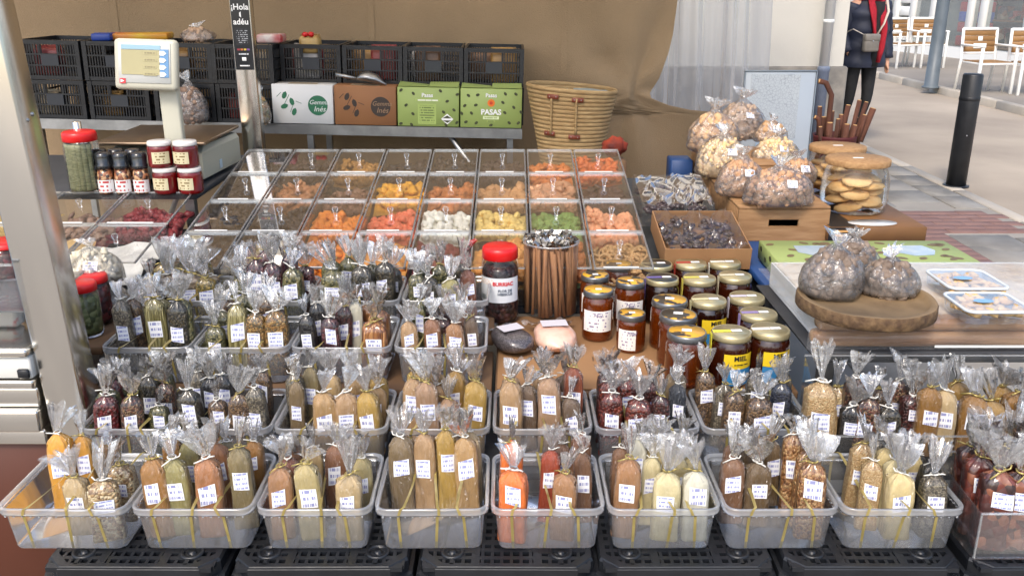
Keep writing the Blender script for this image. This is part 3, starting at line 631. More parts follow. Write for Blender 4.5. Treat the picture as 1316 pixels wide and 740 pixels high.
SPEC = {
 'F': [(-1.105, -.822, [(81, 556, 'turmeric', .17, 33), (112, 560, 'amber', .19, 26), (104, 612, 'beige', .075, 34), (137, 617, 'oats', .055, 42), (160, 596, 'oats', .13, 36)]),
       (-.818, -.554, [(198, 588, 'ochre', .07, 36), (233, 589, 'olive', .075, 36), (271, 588, 'terra', .07, 37), (220, 562, 'ochre', .16, 26), (250, 566, 'olive', .16, 28), (289, 570, 'terra', .145, 28), (318, 574, 'greygreen', .10, 33), (205, 572, 'olive', .18, 26), (300, 566, 'greygreen', .18, 26)]),
       (-.55, -.300, [(355, 600, 'clay', .06, 34), (374, 588, 'redbrown', .13, 32), (401, 595, 'straw', .06, 36), (431, 572, 'brown', .15, 31), (448, 609, 'beige', .055, 38), (470, 588, 'straw', .13, 28), (404, 575, 'beige', .18, 26), (350, 582, 'terra', .18, 26), (452, 584, 'brown', .185, 26)]),
       (-.297, -.050, [(516, 559, 'taupe', .165, 35), (547, 557, 'rose', .17, 31), (576, 553, 'mustard', .17, 29), (602, 562, 'tan', .15, 33), (612, 556, 'beige', .20, 26)]),
       (-.047, .200, [(655, 603, 'orange', .05, 40), (650, 569, 'orange', .13, 32), (723, 607, 'clay', .055, 35), (704, 578, 'paprika', .12, 28), (742, 559, 'brown', .17, 28), (758, 580, 'cocoa', .12, 26), (724, 571, 'cocoa', .18, 28)]),
       (.203, .448, [(799, 588, 'clay', .065, 36), (815, 564, 'white', .14, 27), (842, 567, 'cream', .145, 29), (855, 607, 'ivory', .055, 38), (893, 606, 'white', .055, 36), (868, 588, 'cream', .12, 28), (795, 574, 'cocoa', .16, 26), (872, 562, 'white', .19, 26), (832, 588, 'ivory', .11, 26), (905, 586, 'cream', .15, 26)]),
       (.452, .702, [(936, 588, 'cocoa', .12, 33), (957, 572, 'umber', .165, 28), (972, 594, 'umber', .11, 35), (1020, 558, 'crystal', .15, 31), (1036, 578, 'crystal', .10, 35), (1056, 594, 'crystal', .06, 38), (938, 570, 'cocoa', .19, 26), (1062, 572, 'crystal', .175, 30), (990, 566, 'umber', .19, 26)]),
       (.706, .972, [(1101, 569, 'sesame', .15, 33), (1131, 574, 'cream', .14, 29), (1154, 607, 'cream', .06, 37), (1143, 590, 'ivory', .10, 30), (1188, 594, 'darkherb', .11, 28), (1213, 611, 'greyseed', .065, 36), (1117, 592, 'sesame', .09, 29), (1172, 584, 'cream', .17, 26), (1205, 582, 'darkherb', .175, 27)])],
 'S': [(-1.045, -.832, [(109, 509, 'cranberry', .05, 33), (122, 488, 'cranberry', .13, 28), (141, 499, 'greenherb', .09, 30), (170, 508, 'mixpepper', .05, 30), (163, 489, 'greenherb', .15, 26), (192, 484, 'darkherb', .14, 26)]),
       (-.828, -.582, [(220, 477, 'greyseed', .14, 27), (248, 501, 'darkherb', .06, 31), (270, 486, 'blackseed', .13, 26), (290, 482, 'blackseed', .13, 28), (309, 506, 'brownseed', .06, 30), (341, 497, 'greyseed', .07, 28), (337, 478, 'brownseed', .17, 24)]),
       (-.578, -.300, [(401, 472, 'greygreen', .15, 25), (417, 504, 'tan', .06, 33), (445, 504, 'rose', .06, 32), (482, 503, 'mustard', .06, 31), (432, 480, 'sand', .15, 27), (460, 482, 'tan', .15, 27), (363, 480, 'greyseed', .13, 26), (376, 490, 'taupe', .10, 22)]),
       (-.296, -.052, [(522, 487, 'rose', .10, 31), (552, 490, 'pinkish', .07, 32), (584, 476, 'goldish', .13, 28), (609, 489, 'mustard', .085, 32)]),
       (-.048, .196, [(651, 490, 'rose', .07, 33), (679, 495, 'mocha', .10, 28), (708, 485, 'pinkish', .08, 33), (734, 472, 'rust', .13, 28), (699, 478, 'rose', .16, 26)]),
       (.20, .456, [(765, 489, 'redflake', .13, 26), (785, 504, 'redflake', .07, 31), (820, 512, 'redflake', .06, 36), (849, 509, 'plum', .085, 26), (871, 493, 'charcoal', .12, 24), (899, 477, 'taupe', .15, 28), (805, 488, 'redflake', .16, 28), (836, 490, 'plum', .16, 26)]),
       (.46, .735, [(926, 494, 'greyseed', .12, 26), (939, 502, 'brownseed', .08, 28), (976, 510, 'brownseed', .06, 36), (998, 492, 'blueblack', .12, 28), (968, 482, 'greyseed', .16, 26), (1012, 478, 'greyseed', .18, 22)])],
 'T': [(-1.10, -.860, [(162, 386, 'greyseed', .09, 25), (178, 384, 'brownseed', .13, 22), (204, 379, 'stalks', .10, 29), (229, 387, 'darkherb', .08, 28), (257, 377, 'greenherb', .10, 30)]),
       (-.856, -.596, [(305, 392, 'stalks', .09, 27), (330, 402, 'mixseed', .07, 28), (362, 399, 'mixseed', .07, 32), (318, 378, 'greenherb', .16, 26), (348, 383, 'brownseed', .16, 26)]),
       (-.592, -.322, [(394, 405, 'blackseed', .08, 22), (427, 408, 'purple', .06, 26), (441, 394, 'plum', .12, 22), (457, 386, 'white', .14, 20), (481, 412, 'cinnamon', .07, 36), (487, 398, 'cinnamon', .12, 30), (410, 390, 'blackseed', .15, 22)]),
       (-.318, -.066, [(518, 413, 'rose', .07, 24), (537, 388, 'bay', .11, 20), (558, 409, 'brown', .08, 24), (587, 416, 'clay', .06, 26), (608, 407, 'mocha', .09, 20), (548, 390, 'plum', .15, 22)])],
 'U': [(-1.13, -.872, [(248, 350, 'mushroom', .12, 46), (287, 356, 'yellowherb', .08, 28), (222, 352, 'mushroom', .14, 36)]),
       (-.868, -.602, [(330, 334, 'purple', .07, 27), (356, 338, 'purple', .06, 27), (374, 327, 'purple', .13, 24), (386, 344, 'greenherb', .05, 28), (341, 322, 'purple', .16, 24)]),
       (-.598, -.330, [(411, 334, 'greenherb', .12, 27), (429, 347, 'greenherb', .06, 33), (465, 342, 'darkherb', .07, 30), (494, 336, 'darkherb', .12, 28), (447, 332, 'greenherb', .15, 26)]),
       (-.326, -.066, [(526, 352, 'greenherb', .07, 25), (552, 356, 'darkherb', .06, 27), (580, 358, 'olive', .06, 26), (604, 347, 'redbrown', .11, 22), (540, 338, 'greenherb', .15, 24), (566, 340, 'greenherb', .15, 24)])]}
TRAYLAB = {'F': ['turmeric and cereal flake bags', 'ochre, olive and terracotta powder bags', 'clay and straw powder bags', 'taupe to tan powder bags at its back', 'bright orange paprika bags', 'ivory and white powder bags', 'brown sugar crystal bags', 'sesame and cream bags'],
 'S': ['dark red berry bags', 'black and grey peppercorn bags', 'sand and mustard powder bags', 'rosy and golden powder bags', 'rust red and mocha powder bags', 'red chilli flake bags', 'blue black and brown seed bags'],
 'T': ['pale stalk bags', 'mixed ochre seed bags', 'cinnamon stick bags', 'bay leaf bags'], 'U': ['dried mushroom bags', 'purple petal bags', 'dark green herb bags', 'olive herb bags near the hibiscus jar']}
for row in 'FSTU':
    for k, (x0, x1, bags) in enumerate(SPEC[row]):
        tray(row, x0, x1, f'clear plastic tray of {TRAYLAB[row][k]}, {ROWN[row]}', ribbons=((-.24, .02, .27), (-.27, -.02, .24), (-.22, .03, .25))[k % 3], d=.245 if row != 'S' else .232)
        put = [spice_bag(px, yt, key, row, yo, wp * .93, where(row, k), xr=(x0, x1)).location.copy() for (px, yt, key, yo, wp) in bags]
        if row == 'F' and k in (0, 3, 4): continue       # these trays stand half empty
        for yo in ((.19,) if row == 'F' else (.19, .135, .08)):      # more bags in the gaps
            for q in range(9):
                xx = x0 + .045 + (x1 - x0 - .09) * q / 8; Yb, zz = ROWS[row][0] + yo, ROWS[row][1] + .10
                if all(abs(xx - l_.x) > .047 or abs(Yb - l_.y) > .044 for l_ in put):
                    put.append(spice_bag(CX + xx / dep(Yb, zz) * FPX, 0, bags[(q + int(yo * 100)) % len(bags)][2], row, yo, 25, where(row, k), h=rb.uniform(.125, .155) + (yo - .08) * .15, xr=(x0, x1)).location.copy())

# ------------------------------------------------------------------ front crates, upside down: slotted floor on top
def grate_mesh(w_, d, h):
    mb = MB(); nx, ny = 17, 10
    x0, x1, y0, y1 = -w_ / 2 + .02, w_ / 2 - .02, .02, d - .02
    for k in range(nx + 1):
        x = x0 + (x1 - x0) * k / nx; mb.box(x - .0035, x + .0035, y0, y1, h - .008, h - .0005)
    for k in range(ny + 1):
        y = y0 + (y1 - y0) * k / ny; e = .006 if k % 3 else .009; mb.box(x0, x1, y - e, y + e, h - .01, h)
    for x in (-w_ * .17, w_ * .17): mb.box(x - .009, x + .009, y0, y1, h - .011, h + .001)
    return mb
def crate_frame(w_, d, h):
    mb = MB(); c = .035
    def ring(inset, z): a, b_, e = w_ / 2 - inset, inset, d - inset; return [(-a + c, b_, z), (a - c, b_, z), (a, b_ + c, z), (a, e - c, z), (a - c, e, z), (-a + c, e, z), (-a, e - c, z), (-a, b_ + c, z)]
    mb.loft([ring(.026, h - .012), ring(.026, h + .002), ring(.014, h + .002), ring(.010, h - .004), ring(.010, h - .03), ring(.002, h - .032), ring(.0, h - .04), ring(.0, h - .05), ring(.008, h - .055), ring(.008, .03), ring(0, .028), ring(0, 0), ring(.01, 0)], False, False, False)
    for x in (-w_ * .30, w_ * .30):
        mb.lathe([(.026, h - .006), (.026, h + .003), (.019, h + .0035), (.019, h - .002), (.008, h - .002), (.008, h + .003), (.001, h + .003)], 16, (x, .068, 0))
        mb.box(x - .004, x + .004, .022, .045, h - .008, h + .002)
        mb.box(x + (.02 if x < 0 else -.05), x + (.05 if x < 0 else -.02), .062, .07, h - .008, h + .0015)
    for k in range(9): x = -w_ * .4 + w_ * .8 * k / 8; mb.box(x - .004, x + .004, -.001, .012, .03, h - .056)
    return mb
cw, cd, chh = .392, .32, .1905
gm = grate_mesh(cw, cd, chh).mesh('slotted_floor', M_black); cm = crate_frame(cw, cd, chh).mesh('frame', M_black)
cx_ = [-.815, -.411, -.014, .372, .768, 1.166]
land = ['cereal flake', 'terracotta powder', 'taupe powder', 'orange paprika', 'sugar crystal', 'chilli']
for k, x in enumerate(cx_):
    for lay in (1, 0):
        t = thing('black_crate', f'upturned black slotted crate under the {land[k]} bags' + ('' if lay else ', bottom of its stack'), 'crate', (x + .004 * (lay - .5), 1.592 + (0 if lay else .012), .0 + lay * .192), (.006 if k % 2 else -.008), 'upturned crates under the trays')
        ob('frame', cm, t); ob('slotted_floor', gm, t)

# ------------------------------------------------------------------ clear sweets bins on the sloping stand
def candy_mesh(kind, n, w_, d, h, seed):
    """loose pieces heaped in a bin; joined because single sweets are only a few pixels"""
    rs = random.Random(seed); mb = MB()
    def hgt(x, y): return h * (.80 + .30 * noise.noise(Vector((x * 9 + seed, y * 9, seed * .7))) - .3 * (abs(y) / d) ** 2)
    cubv, cubf = rb_data(1, 1, 1, .16, 1)
    mb.grid(lambda u, v: ((u - .5) * w_, (v - .5) * d, hgt((u - .5) * w_, (v - .5) * d) - .012), 6, 8)
    h += .0
    for k in range(n):
        x, y = rs.uniform(-.5, .5) * (w_ - .02), rs.uniform(-.5, .5) * (d - .02); z = hgt(x, y) + rs.uniform(-.008, .006)
        rot = Euler((rs.uniform(-.9, .9), rs.uniform(-.9, .9), rs.uniform(0, 6.28)))
        if kind == 'cube':
            s_ = rs.uniform(.018, .026); M = Matrix.Translation((x, y, z)) @ rot.to_matrix().to_4x4() @ Matrix.Diagonal((s_, s_ * rs.uniform(.8, 1.3), s_ * .85, 1)); mb.add(cubv, cubf, True, M)
        elif kind == 'disc': s_ = rs.uniform(.019, .026); mb.blob((x, y, z), (s_, s_ * rs.uniform(.8, 1), s_ * .38), rot, ICO1, .08)
        elif kind == 'bean': s_ = rs.uniform(.014, .02); mb.blob((x, y, z), (s_ * 1.35, s_ * .8, s_ * .65), rot, ICO1, .1)
        elif kind == 'chunk': s_ = rs.uniform(.015, .024); mb.blob((x, y, z), (s_ * rs.uniform(.9, 1.3), s_, s_ * .8), rot, ICO1, .16, False)
        elif kind == 'ring':
            s_ = rs.uniform(.018, .024); E = rot.to_matrix(); pts = [Vector((x, y, z)) + E @ Vector((s_ * math.cos(a), s_ * math.sin(a), 0)) for a in [2 * math.pi * q / 9 for q in range(8)]]; mb.tube(pts, .006, 5)
        elif kind == 'seed': s_ = rs.uniform(.004, .006); mb.blob((x, y, hgt(x, y) * .9 - .006), (s_ * 1.3, s_, s_ * .8), rot, ICO1)
    return mb
def candy_mat(name, c, sub=True):
    lum = sum(c[:3]) / 3; c = tuple((q * .97 + lum * .03) * .86 for q in c[:3]) + (1,)
    return mat('sweet_' + name, c, .5, c2=tuple(min(1, q * 1.45 + .01) for q in c[:3]) + (1,), scale=16, bump=.35, bscale=110, contrast=(.4, .7))
CM = dict(dark=C(30, 23, 21), choc=C(52, 34, 26), prune=C(27, 20, 22), golden=C(160, 112, 40), apricot=C(214, 120, 42), orangeb=C(206, 98, 28), fig=C(168, 112, 70), taupe=C(120, 86, 66),
          yellow=C(222, 158, 24), amberb=C(186, 108, 48), ginger=C(190, 140, 90), pinkg=C(196, 142, 104), date=C(64, 36, 30), orange=C(226, 128, 18), coral=C(224, 108, 70), white=C(232, 230, 218),
          pine=C(226, 196, 112), green=C(108, 142, 66), salmon=C(230, 158, 114), pale=C(186, 176, 156), berry=C(112, 22, 34), mango=C(214, 146, 66), banana=C(186, 144, 92), lentil=C(168, 140, 74), flake=C(140, 110, 92), redb=C(120, 24, 30), grain=C(184, 152, 98), salt=C(206, 204, 198))
def bin_meshes(w_, d, h):
    t_ = .003; g = .0035; W, D = w_ / 2 - g, d - g
    def quad(m_, *p): return m_.add(p, [(0, 1, 2, 3)], False)
    box = MB(); quad(box, (-W, g, -h), (W, g, -h), (W, D, -h), (-W, D, -h)); z_ = -.007
    quad(box, (-W, g, -h), (W, g, -h), (W, g, z_), (-W, g, z_)); quad(box, (-W, D, -h), (W, D, -h), (W, D, z_), (-W, D, z_))
    quad(box, (-W, g, -h), (-W, D, -h), (-W, D, z_), (-W, g, z_)); quad(box, (W, g, -h), (W, D, -h), (W, D, z_), (W, g, z_))
    lid = MB(); quad(lid, (-W, g, -.003), (W, g, -.003), (W, D, -.003), (-W, D, -.003))
    rim = MB(); e = .0055
    rim.box(-W, W, g, g + e, -.0024, .003).box(-W, W, D - e, D, -.0024, .003).box(-W, -W + e, g + e, D - e, -.0024, .003).box(W - e, W, g + e, D - e, -.0024, .003)
    f = MB().box(-W + .03, W - .05, g - .001, g + .005, .0032, .005)
    kn = MB().lathe([(.007, -.002), (.006, .012), (.010, .018), (.0125, .024), (.010, .030), (.003, .032)], 14)
    return [m.mesh(n_, mm) for m, n_, mm in ((box, 'box', M_acryl), (lid, 'lid', M_acryl), (rim, 'lid_rim', M_edge), (f, 'name_strip', M_paper), (kn, 'knob', M_glass))]
def sweets_bin(bm_, x, y, z, w_, d, cname, kind, n, fill, label, seed, group, cat='bin', name='sweets_bin', M0=None, zc=-.127):
    loc = M0 @ Vector((x, y, z)); t = thing(name, label, cat, loc, 0, group, rx=TILT)
    ob('box', bm_[0], t); ld = ob('lid', bm_[1], t); ob('lid_rim', bm_[2], ld); ob('knob', bm_[4], ld, (0, d * .52, 0)); ob('name_strip', bm_[3], t)
    if cname:
        c_ = candy_mesh(kind, n, w_ - .018, d - .02, fill * 1.05 + .006, seed).obj('sweets', candy_mat(cname, CM[cname]), t, (0, d / 2, zc)); c_['kind'] = 'stuff'
    return t
SM = Matrix.Translation((0, BY, BZ)) @ Matrix.Rotation(TILT, 4, 'X')
BW, BD = .2, .283
bmsh = bin_meshes(BW, BD, .135)
GRID = [  # from the back row to the front row, from the steel post rightwards
 [('dark', 'bean', 110, .10, 'small dark currants'), ('choc', 'bean', 120, .10, 'chocolate brown raisins'), ('golden', 'bean', 120, .085, 'golden raisins'), ('prune', 'disc', 80, .085, 'blackish prunes'), ('dark', 'bean', 110, .10, 'dark raisins'), ('choc', 'chunk', 100, .085, 'dark brown chunks'), ('apricot', 'disc', 90, .07, 'orange brown slices'), ('orangeb', 'disc', 90, .095, 'orange dried apricots')],
 [('prune', 'disc', 90, .104, 'dark prunes'), ('fig', 'disc', 70, .095, 'large tan figs'), ('taupe', 'disc', 60, .07, 'taupe slices'), ('yellow', 'disc', 75, .09, 'yellow fruit slices'), ('amberb', 'disc', 80, .09, 'amber fruit strips'), ('ginger', 'chunk', 110, .085, 'sugared ginger chunks'), ('pinkg', 'chunk', 120, .095, 'pinkish tan chunks'), ('date', 'disc', 80, .08, 'dark brown dates')],
 [('dark', 'bean', 120, .108, 'black currants'), ('prune', 'bean', 120, .108, 'shiny black raisins'), ('orange', 'cube', 130, .092, 'orange fruit cubes'), ('coral', 'cube', 130, .095, 'coral pink fruit cubes'), ('white', 'cube', 130, .092, 'white coconut cubes'), ('pine', 'cube', 140, .098, 'pale yellow pineapple cubes'), ('green', 'cube', 140, .092, 'green kiwi cubes'), ('salmon', 'cube', 140, .1, 'salmon papaya cubes')],
 [('dark', 'bean', 120, .108, 'small black raisins'), ('pale', 'disc', 70, .09, 'pale mushroom slices'), ('orange', 'disc', 80, .09, 'orange fruit strips'), ('mango', 'disc', 75, .095, 'golden mango slices'), ('berry', 'bean', 110, .09, 'dark red berries'), ('mango', 'chunk', 90, .095, 'mixed yellow fruit'), ('amberb', 'cube', 110, .09, 'amber fruit cubes'), ('banana', 'ring', 110, .085, 'tan banana chips')]]
for r_, rowl in enumerate(GRID):
    for c_, (cn, kd, n, fl, wd) in enumerate(rowl):
        t = sweets_bin(bmsh, -1.14 + BW * (c_ + .5), BD * (3 - r_), 0, BW, BD, cn, kd, n, fl, f'clear lidded bin of {wd} on the sloping sweets stand', 10 * r_ + c_ + 1, 'clear lidded sweets bins', M0=SM)
# larger grain bins at the steel post side
LW, LD = .25, .30
lmsh = bin_meshes(LW, LD, .16)
lst = thing('bin_stand', 'sloping dark stand under the grain and salt bins', 'stand', SM @ Vector((0, 0, .015)), 0, rx=TILT)
part(MB().box(-1.98, -1.205, .02, .63, -.19, -.162), 'slope_board', M_board, lst)
for x in (-1.9, -1.25):
    for y in (.08, .58): part(MB().box(x - .02, x + .02, y - .02, y + .02, -.70 - y * .165, -.191), 'leg', M_alu, lst)
LG = [(0, .315, 'redb', 'bean', 150, .12, 'dark red dried berries'), (1, .315, 'flake', 'disc', 120, .09, 'brownish pink flakes'), (2, .315, 'lentil', 'seed', 700, .11, 'yellow green lentils'), (0, .01, 'salt', 'seed', 900, .145, 'white coarse salt'), (1, .01, 'grain', 'seed', 900, .13, 'tan grain'), (2, .01, 'grain', 'seed', 300, .10, 'brown grain half hidden by the post')]
for c_, y, cn, kd, n, fl, wd in LG:
    sweets_bin(lmsh, -1.205 - LW * (c_ + .5), y, .015, LW, LD, cn, kd, n, fl, f'large clear lidded bin of {wd} on the grain stand', 70 + c_ + int(y * 10), 'large clear grain bins', M0=SM, zc=-.172)

# ------------------------------------------------------------------ jars
def round_label(r, z0, z1, a0, a1, n=14, off=.0012):
    return MB().grid(lambda u, v: ((r + off) * math.sin(R(a0 + (a1 - a0) * u)), -(r + off) * math.cos(R(a0 + (a1 - a0) * u)), z0 + (z1 - z0) * v), n, 1)
def honey_mat(name, c):
    if name in MATS: return MATS[name]
    m = mat(name, c, .06, trans=.55, coat=.6); return m
M_lidgold = mat('gold_lid', C(204, 192, 152), .34, .7, c2=C(188, 174, 134), scale=20)
M_liddark = mat('dark_grey_lid', C(92, 92, 86), .3, .8)
M_lidbee = mat('printed_lid', C(214, 160, 50), .35, c2=C(60, 54, 46), scale=22, contrast=(.52, .56), detail=2)
M_lidrim = mat('grey_lid_rim', C(128, 130, 132), .3, .8)
M_hlab = printed('honey_label', C(232, 228, 222), C(130, 120, 150), 6, 12, .55)
M_hyel = mat('yellow_label', C(222, 190, 36), .45); M_hblue = mat('blue_label', C(50, 120, 170), .45)
def jar(name, label, cat, loc, r, h, group, content_m, lid_top, lid_rim, lid_h=.018, rz=0):
    t = thing(name, label, cat, loc, rz, group)
    part(MB().lathe([(r * .9, 0), (r * .98, .006), (r, .014), (r, h * .72), (r * .985, h * .78), (r * .9, h * .845), (r * .87, h * .87), (r * .87, h - .004)], 26), 'glass_body', content_m, t)
    ld = part(MB().lathe([(r * .90, h - lid_h), (r * .955, h - lid_h), (r * .97, h - lid_h + .004), (r * .945, h - .004), (r * .92, h), (r * .87, h - .001)], 28, cap1=False), 'lid', lid_rim, t)
    part(MB().lathe([(r * .872, h - .003), (r * .868, h - .0005), (.001, h - .0008)], 28), 'lid_disc', lid_top, ld)
    return t, ld
ZB = .5365
H1, H2, H3 = honey_mat('honey_amber', C(124, 54, 12)), honey_mat('honey_dark', C(70, 27, 12)), honey_mat('honey_black', C(46, 20, 12))
SLIM = [(795, 338, .15, 'back'), (765, 352, .15, 'm'), (769, 371, .155, 'front'), (810, 360, .15, 'side'), (812, 401, .115, 'small')]
SLAB = ['slim amber honey jar with bee print lid in front of the banana chip bin', 'slim amber honey jar with bee print lid, tucked against the cinnamon canister', 'slim amber honey jar with white label and bee print lid, standing on open cardboard',
        'slim amber honey jar with bee print lid standing between the slim and the big jars', 'shortest honey jar, cloudy amber with a white label and bee print lid']
for k, (px, py, h, _) in enumerate(SLIM):
    p = onz(px, py, ZB + h); r = .0465 if h > .13 else .042
    t, ld = jar('honey_jar', SLAB[k], 'honey jar', (p.x, p.y, ZB), r, h, 'honey jars on the cardboard', H1, M_lidbee, M_lidrim)
    lb = part(round_label(r, h * .22 if h > .13 else h * .1, h * .64, -62, 52 if h > .13 else 12), 'paper_label', M_hlab, t)
    text('lettering', 'Miel', .016, mat('violet_ink', C(120, 112, 150), .5), lb, (0, 0, h * .55), (math.pi / 2, 0, R(-5)), shear=.3, bend=r + .0018)
    part(MB().box(-.009, .009, -.006, .006, 0, .001), 'price_sticker', M_paper, ld, loc=(0, -.004, h + .0002))
BIG = [(844, 338, 0), (888, 337, 3), (932, 336, 1), (851, 356, 2), (899, 356, 1), (945, 353, 1), (861, 384, 4), (911, 384, 5), (960, 380, 1), (872, 403, 4), (975, 401, 1), (883, 425, 4), (940, 425, 5), (990, 422, 5)]
BLAB = ['big dark honey jar with grey lid beside the date tray, nearest the banana chip bin', 'big dark honey jar with gold lid and red seal beside the date tray', 'big honey jar with gold lid and pale seal nearest the green raisin box',
        'big dark honey jar with grey lid and violet seal strip', 'big honey jar with gold lid and yellow seal next to the violet sealed jar', 'big honey jar with gold lid and cream seal by the dark panel',
        'big amber honey jar with bee print lid, rearmost of the bee print column', 'blackish honey jar with gold lid and yellow label amid the gold lids', 'big red brown honey jar with gold lid and printed side seal',
        'big amber honey jar with bee print lid, middle of the bee print column', 'big honey jar with gold lid and violet side seal', 'big amber honey jar with bee print lid touching the chilli flake bags',
        'honey jar with yellow and blue label behind the seed bags, yellow lid seal', 'honey jar with yellow label beside the film wrapped package, white lid seal']
SEAL = [C(150, 140, 110), C(170, 60, 50), C(220, 218, 205), C(104, 92, 150), C(210, 196, 90), C(205, 195, 165), None, C(206, 196, 150), C(196, 190, 200), None, C(140, 124, 170), None, C(222, 214, 70), C(225, 222, 212)]
for k, (px, py, st_) in enumerate(BIG):
    h = .146; p = onz(px, py, ZB + h); r = .0545
    t, ld = jar('honey_jar', BLAB[k], 'honey jar', (p.x, p.y, ZB), r, h, 'honey jars on the cardboard', H1 if st_ == 4 else (H3 if st_ in (0, 2) or k == 7 else H2), M_lidbee if st_ == 4 else (M_liddark if st_ in (0, 2) else M_lidgold), M_lidrim if st_ == 4 else M_lidgold)
    if SEAL[k]:
        sm_ = mat(f'seal{k}', SEAL[k], .4)
        part(MB().box(-.05, -.002, -.008, .008, .0, .0008), 'seal_strip', printed(f'sealp{k}', SEAL[k], C(60, 56, 60), 1, 14, .5), ld, loc=(0, 0, h + .0001), rot=(0, 0, .08))
        part(MB().box(0, .028, -.007, .007, 0, .0008), 'price_sticker', M_paper, ld, loc=(0, .001, h + .0001), rot=(0, 0, .08))
        part(MB().box(-r * .99 - .001, -r * .98, -.008, .008, h * .55, h - .004), 'side_seal', sm_, ld, rot=(0, 0, .08))
    else: part(MB().box(-.013, .013, -.008, .008, 0, .001), 'price_sticker', M_paper, ld, loc=(0, .004, h + .0002), rot=(0, 0, -.2))
    if st_ == 5:
        a = part(round_label(r, h * .40, h * .68, -28, 62), 'yellow_label', M_hyel, t)
        text('lettering', 'MIEL', .019, M_ink, a, (0, 0, h * .60), (math.pi / 2, 0, R(18)), bold=.0004, bend=r + .0018)
        part(round_label(r, h * .46, h * .51, -5, 50, off=.0022), 'small_print', printed('honey_small', C(222, 190, 36), C(40, 40, 30), 1, 10, .4), a)
        part(round_label(r, h * .08, h * .395, -28, 62), 'blue_label', M_hblue, t)
# hibiscus jar
def big_jar(name, label, loc, r, h, cont, lidm, fill=.88, cat='jar', n=26, core=1.0):
    t = thing(name, label, cat, loc)
    part(MB().lathe([(r * .9, 0), (r, .012), (r, h * .74), (r * .97, h * .80), (r * .86, h * .845), (r * .86, h - .004)], n, cap1=False), 'jar_wall', M_glass, t)
    ct_ = part(MB().lathe([(r * .86 * core, .005), (r * .955 * core, .016), (r * .955 * core, h * .70 * fill / .88), (r * .8 * core, h * .76 * fill / .88), (.004, h * .78 * fill / .88)], n), 'contents', cont, t)
    part(MB().lathe([(r * .94, h * .845), (r * .96, h * .85), (r * .96, h - .012), (r * .93, h - .004), (r * .84, h), (.004, h - .001)], 30), 'lid', lidm, t)
    return t
p = onz(643, 410, ZB); hj = .245
hib = grainy('hibiscus', [C(40, 14, 18), C(58, 20, 24), C(28, 10, 14), C(76, 36, 36)], 70, .6, (1, 1, 1), .4)
t = big_jar('hibiscus_jar', 'tall red lidded jar of dark hibiscus flowers with white label', (p.x, p.y, ZB), .0585, hj, hib, M_red)
r = .0585
lb = part(round_label(r, .075, .155, -78, 66, 20), 'paper_label', mat('hibiscus_label', C(214, 218, 222), .4), t)
part(round_label(r, .132, .150, -76, -20, 10, .0018), 'pattern_band', grainy('diamond_band', [C(222, 196, 180), C(230, 226, 222)], 240, 0, (1, 1, 1), 0), lb)
text('lettering', 'BURRIAC', .0165, mat('red_ink', C(196, 28, 34), .5), lb, (0, 0, .136), (math.pi / 2, 0, R(10)), bold=.0006, bend=r + .002)
for s_, z in (('FLOR DE', .114), ('HIBISCUS', .103)): text('lettering', s_, .0118, mat('slate_ink', C(70, 82, 100), .5), lb, (0, 0, z), (math.pi / 2, 0, R(16)), bold=.0003, bend=r + .002)
for k in range(7): part(round_label(r, .082, .098, -68 + k * 3.2, -66.4 + k * 3.2, 1, .0019), 'barcode_bar', mat('barcode_ink', C(60, 74, 70), .5), lb)
# cinnamon canister
p = onz(707, 400, ZB)
t = thing('cinnamon_canister', 'tall clear canister packed with cinnamon sticks, foil twists on top', 'canister', (p.x, p.y, ZB))
r, h = .088, .24
part(MB().lathe([(r * .94, 0), (r, .006), (r, h)], 30, cap1=False), 'wall', M_acryl, t)
part(MB().lathe([(r + .0005, h - .004), (r + .003, h - .003), (r + .003, h + .002), (r - .002, h + .002)], 30, cap0=False, cap1=False), 'rim', M_edge, t)
mb = MB(); rs = random.Random(4)
for k in range(110):
    a, q = rs.uniform(0, 6.28), (rs.uniform(.86, .93) if k < 80 else rs.uniform(.2, .8)) * r; b_ = a + rs.uniform(-.35, .1)
    mb.tube([(q * math.cos(a), q * math.sin(a), .008), (q * math.cos((a + b_) / 2) * 1.0, q * math.sin((a + b_) / 2), h * .5), (q * math.cos(b_), q * math.sin(b_), h * rs.uniform(.9, 1.0))], rs.uniform(.0045, .0075), 6)
mb.obj('cinnamon_sticks', mat('cinnamon_bark', C(184, 132, 88), .7, c2=C(128, 84, 52), scale=30, stretch=(1, 1, .2), bump=.3, bscale=60), t)['kind'] = 'stuff'
mb = MB()
for k in range(160):
    a, q = rs.uniform(0, 6.28), r * .95 * math.sqrt(rs.random()); c_ = Vector((q * math.cos(a), q * math.sin(a), h * .985 + rs.uniform(0, .022)))
    e = Euler((rs.uniform(-1, 1), rs.uniform(-1, 1), rs.uniform(0, 6))).to_matrix(); s_ = rs.uniform(.007, .014)
    mb.add([c_ + e @ Vector(v) * s_ for v in ((-1, -.5, 0), (1, -.7, .3), (.8, .6, -.2), (-.9, .7, .4))], [(0, 1, 2), (0, 2, 3)], False)
mb.obj('foil_twists', mat('foil', C(206, 204, 200), .25, .9, c2=C(120, 112, 104), scale=40), t)['kind'] = 'stuff'

text('price_scrawl', '1,2€', .04, mat('brown_marker', C(92, 68, 46), .7), bpy.data.objects['cardboard_sheet'], (pX(772, 2.42, ZB), 2.36, .5368), (0, 0, 0))
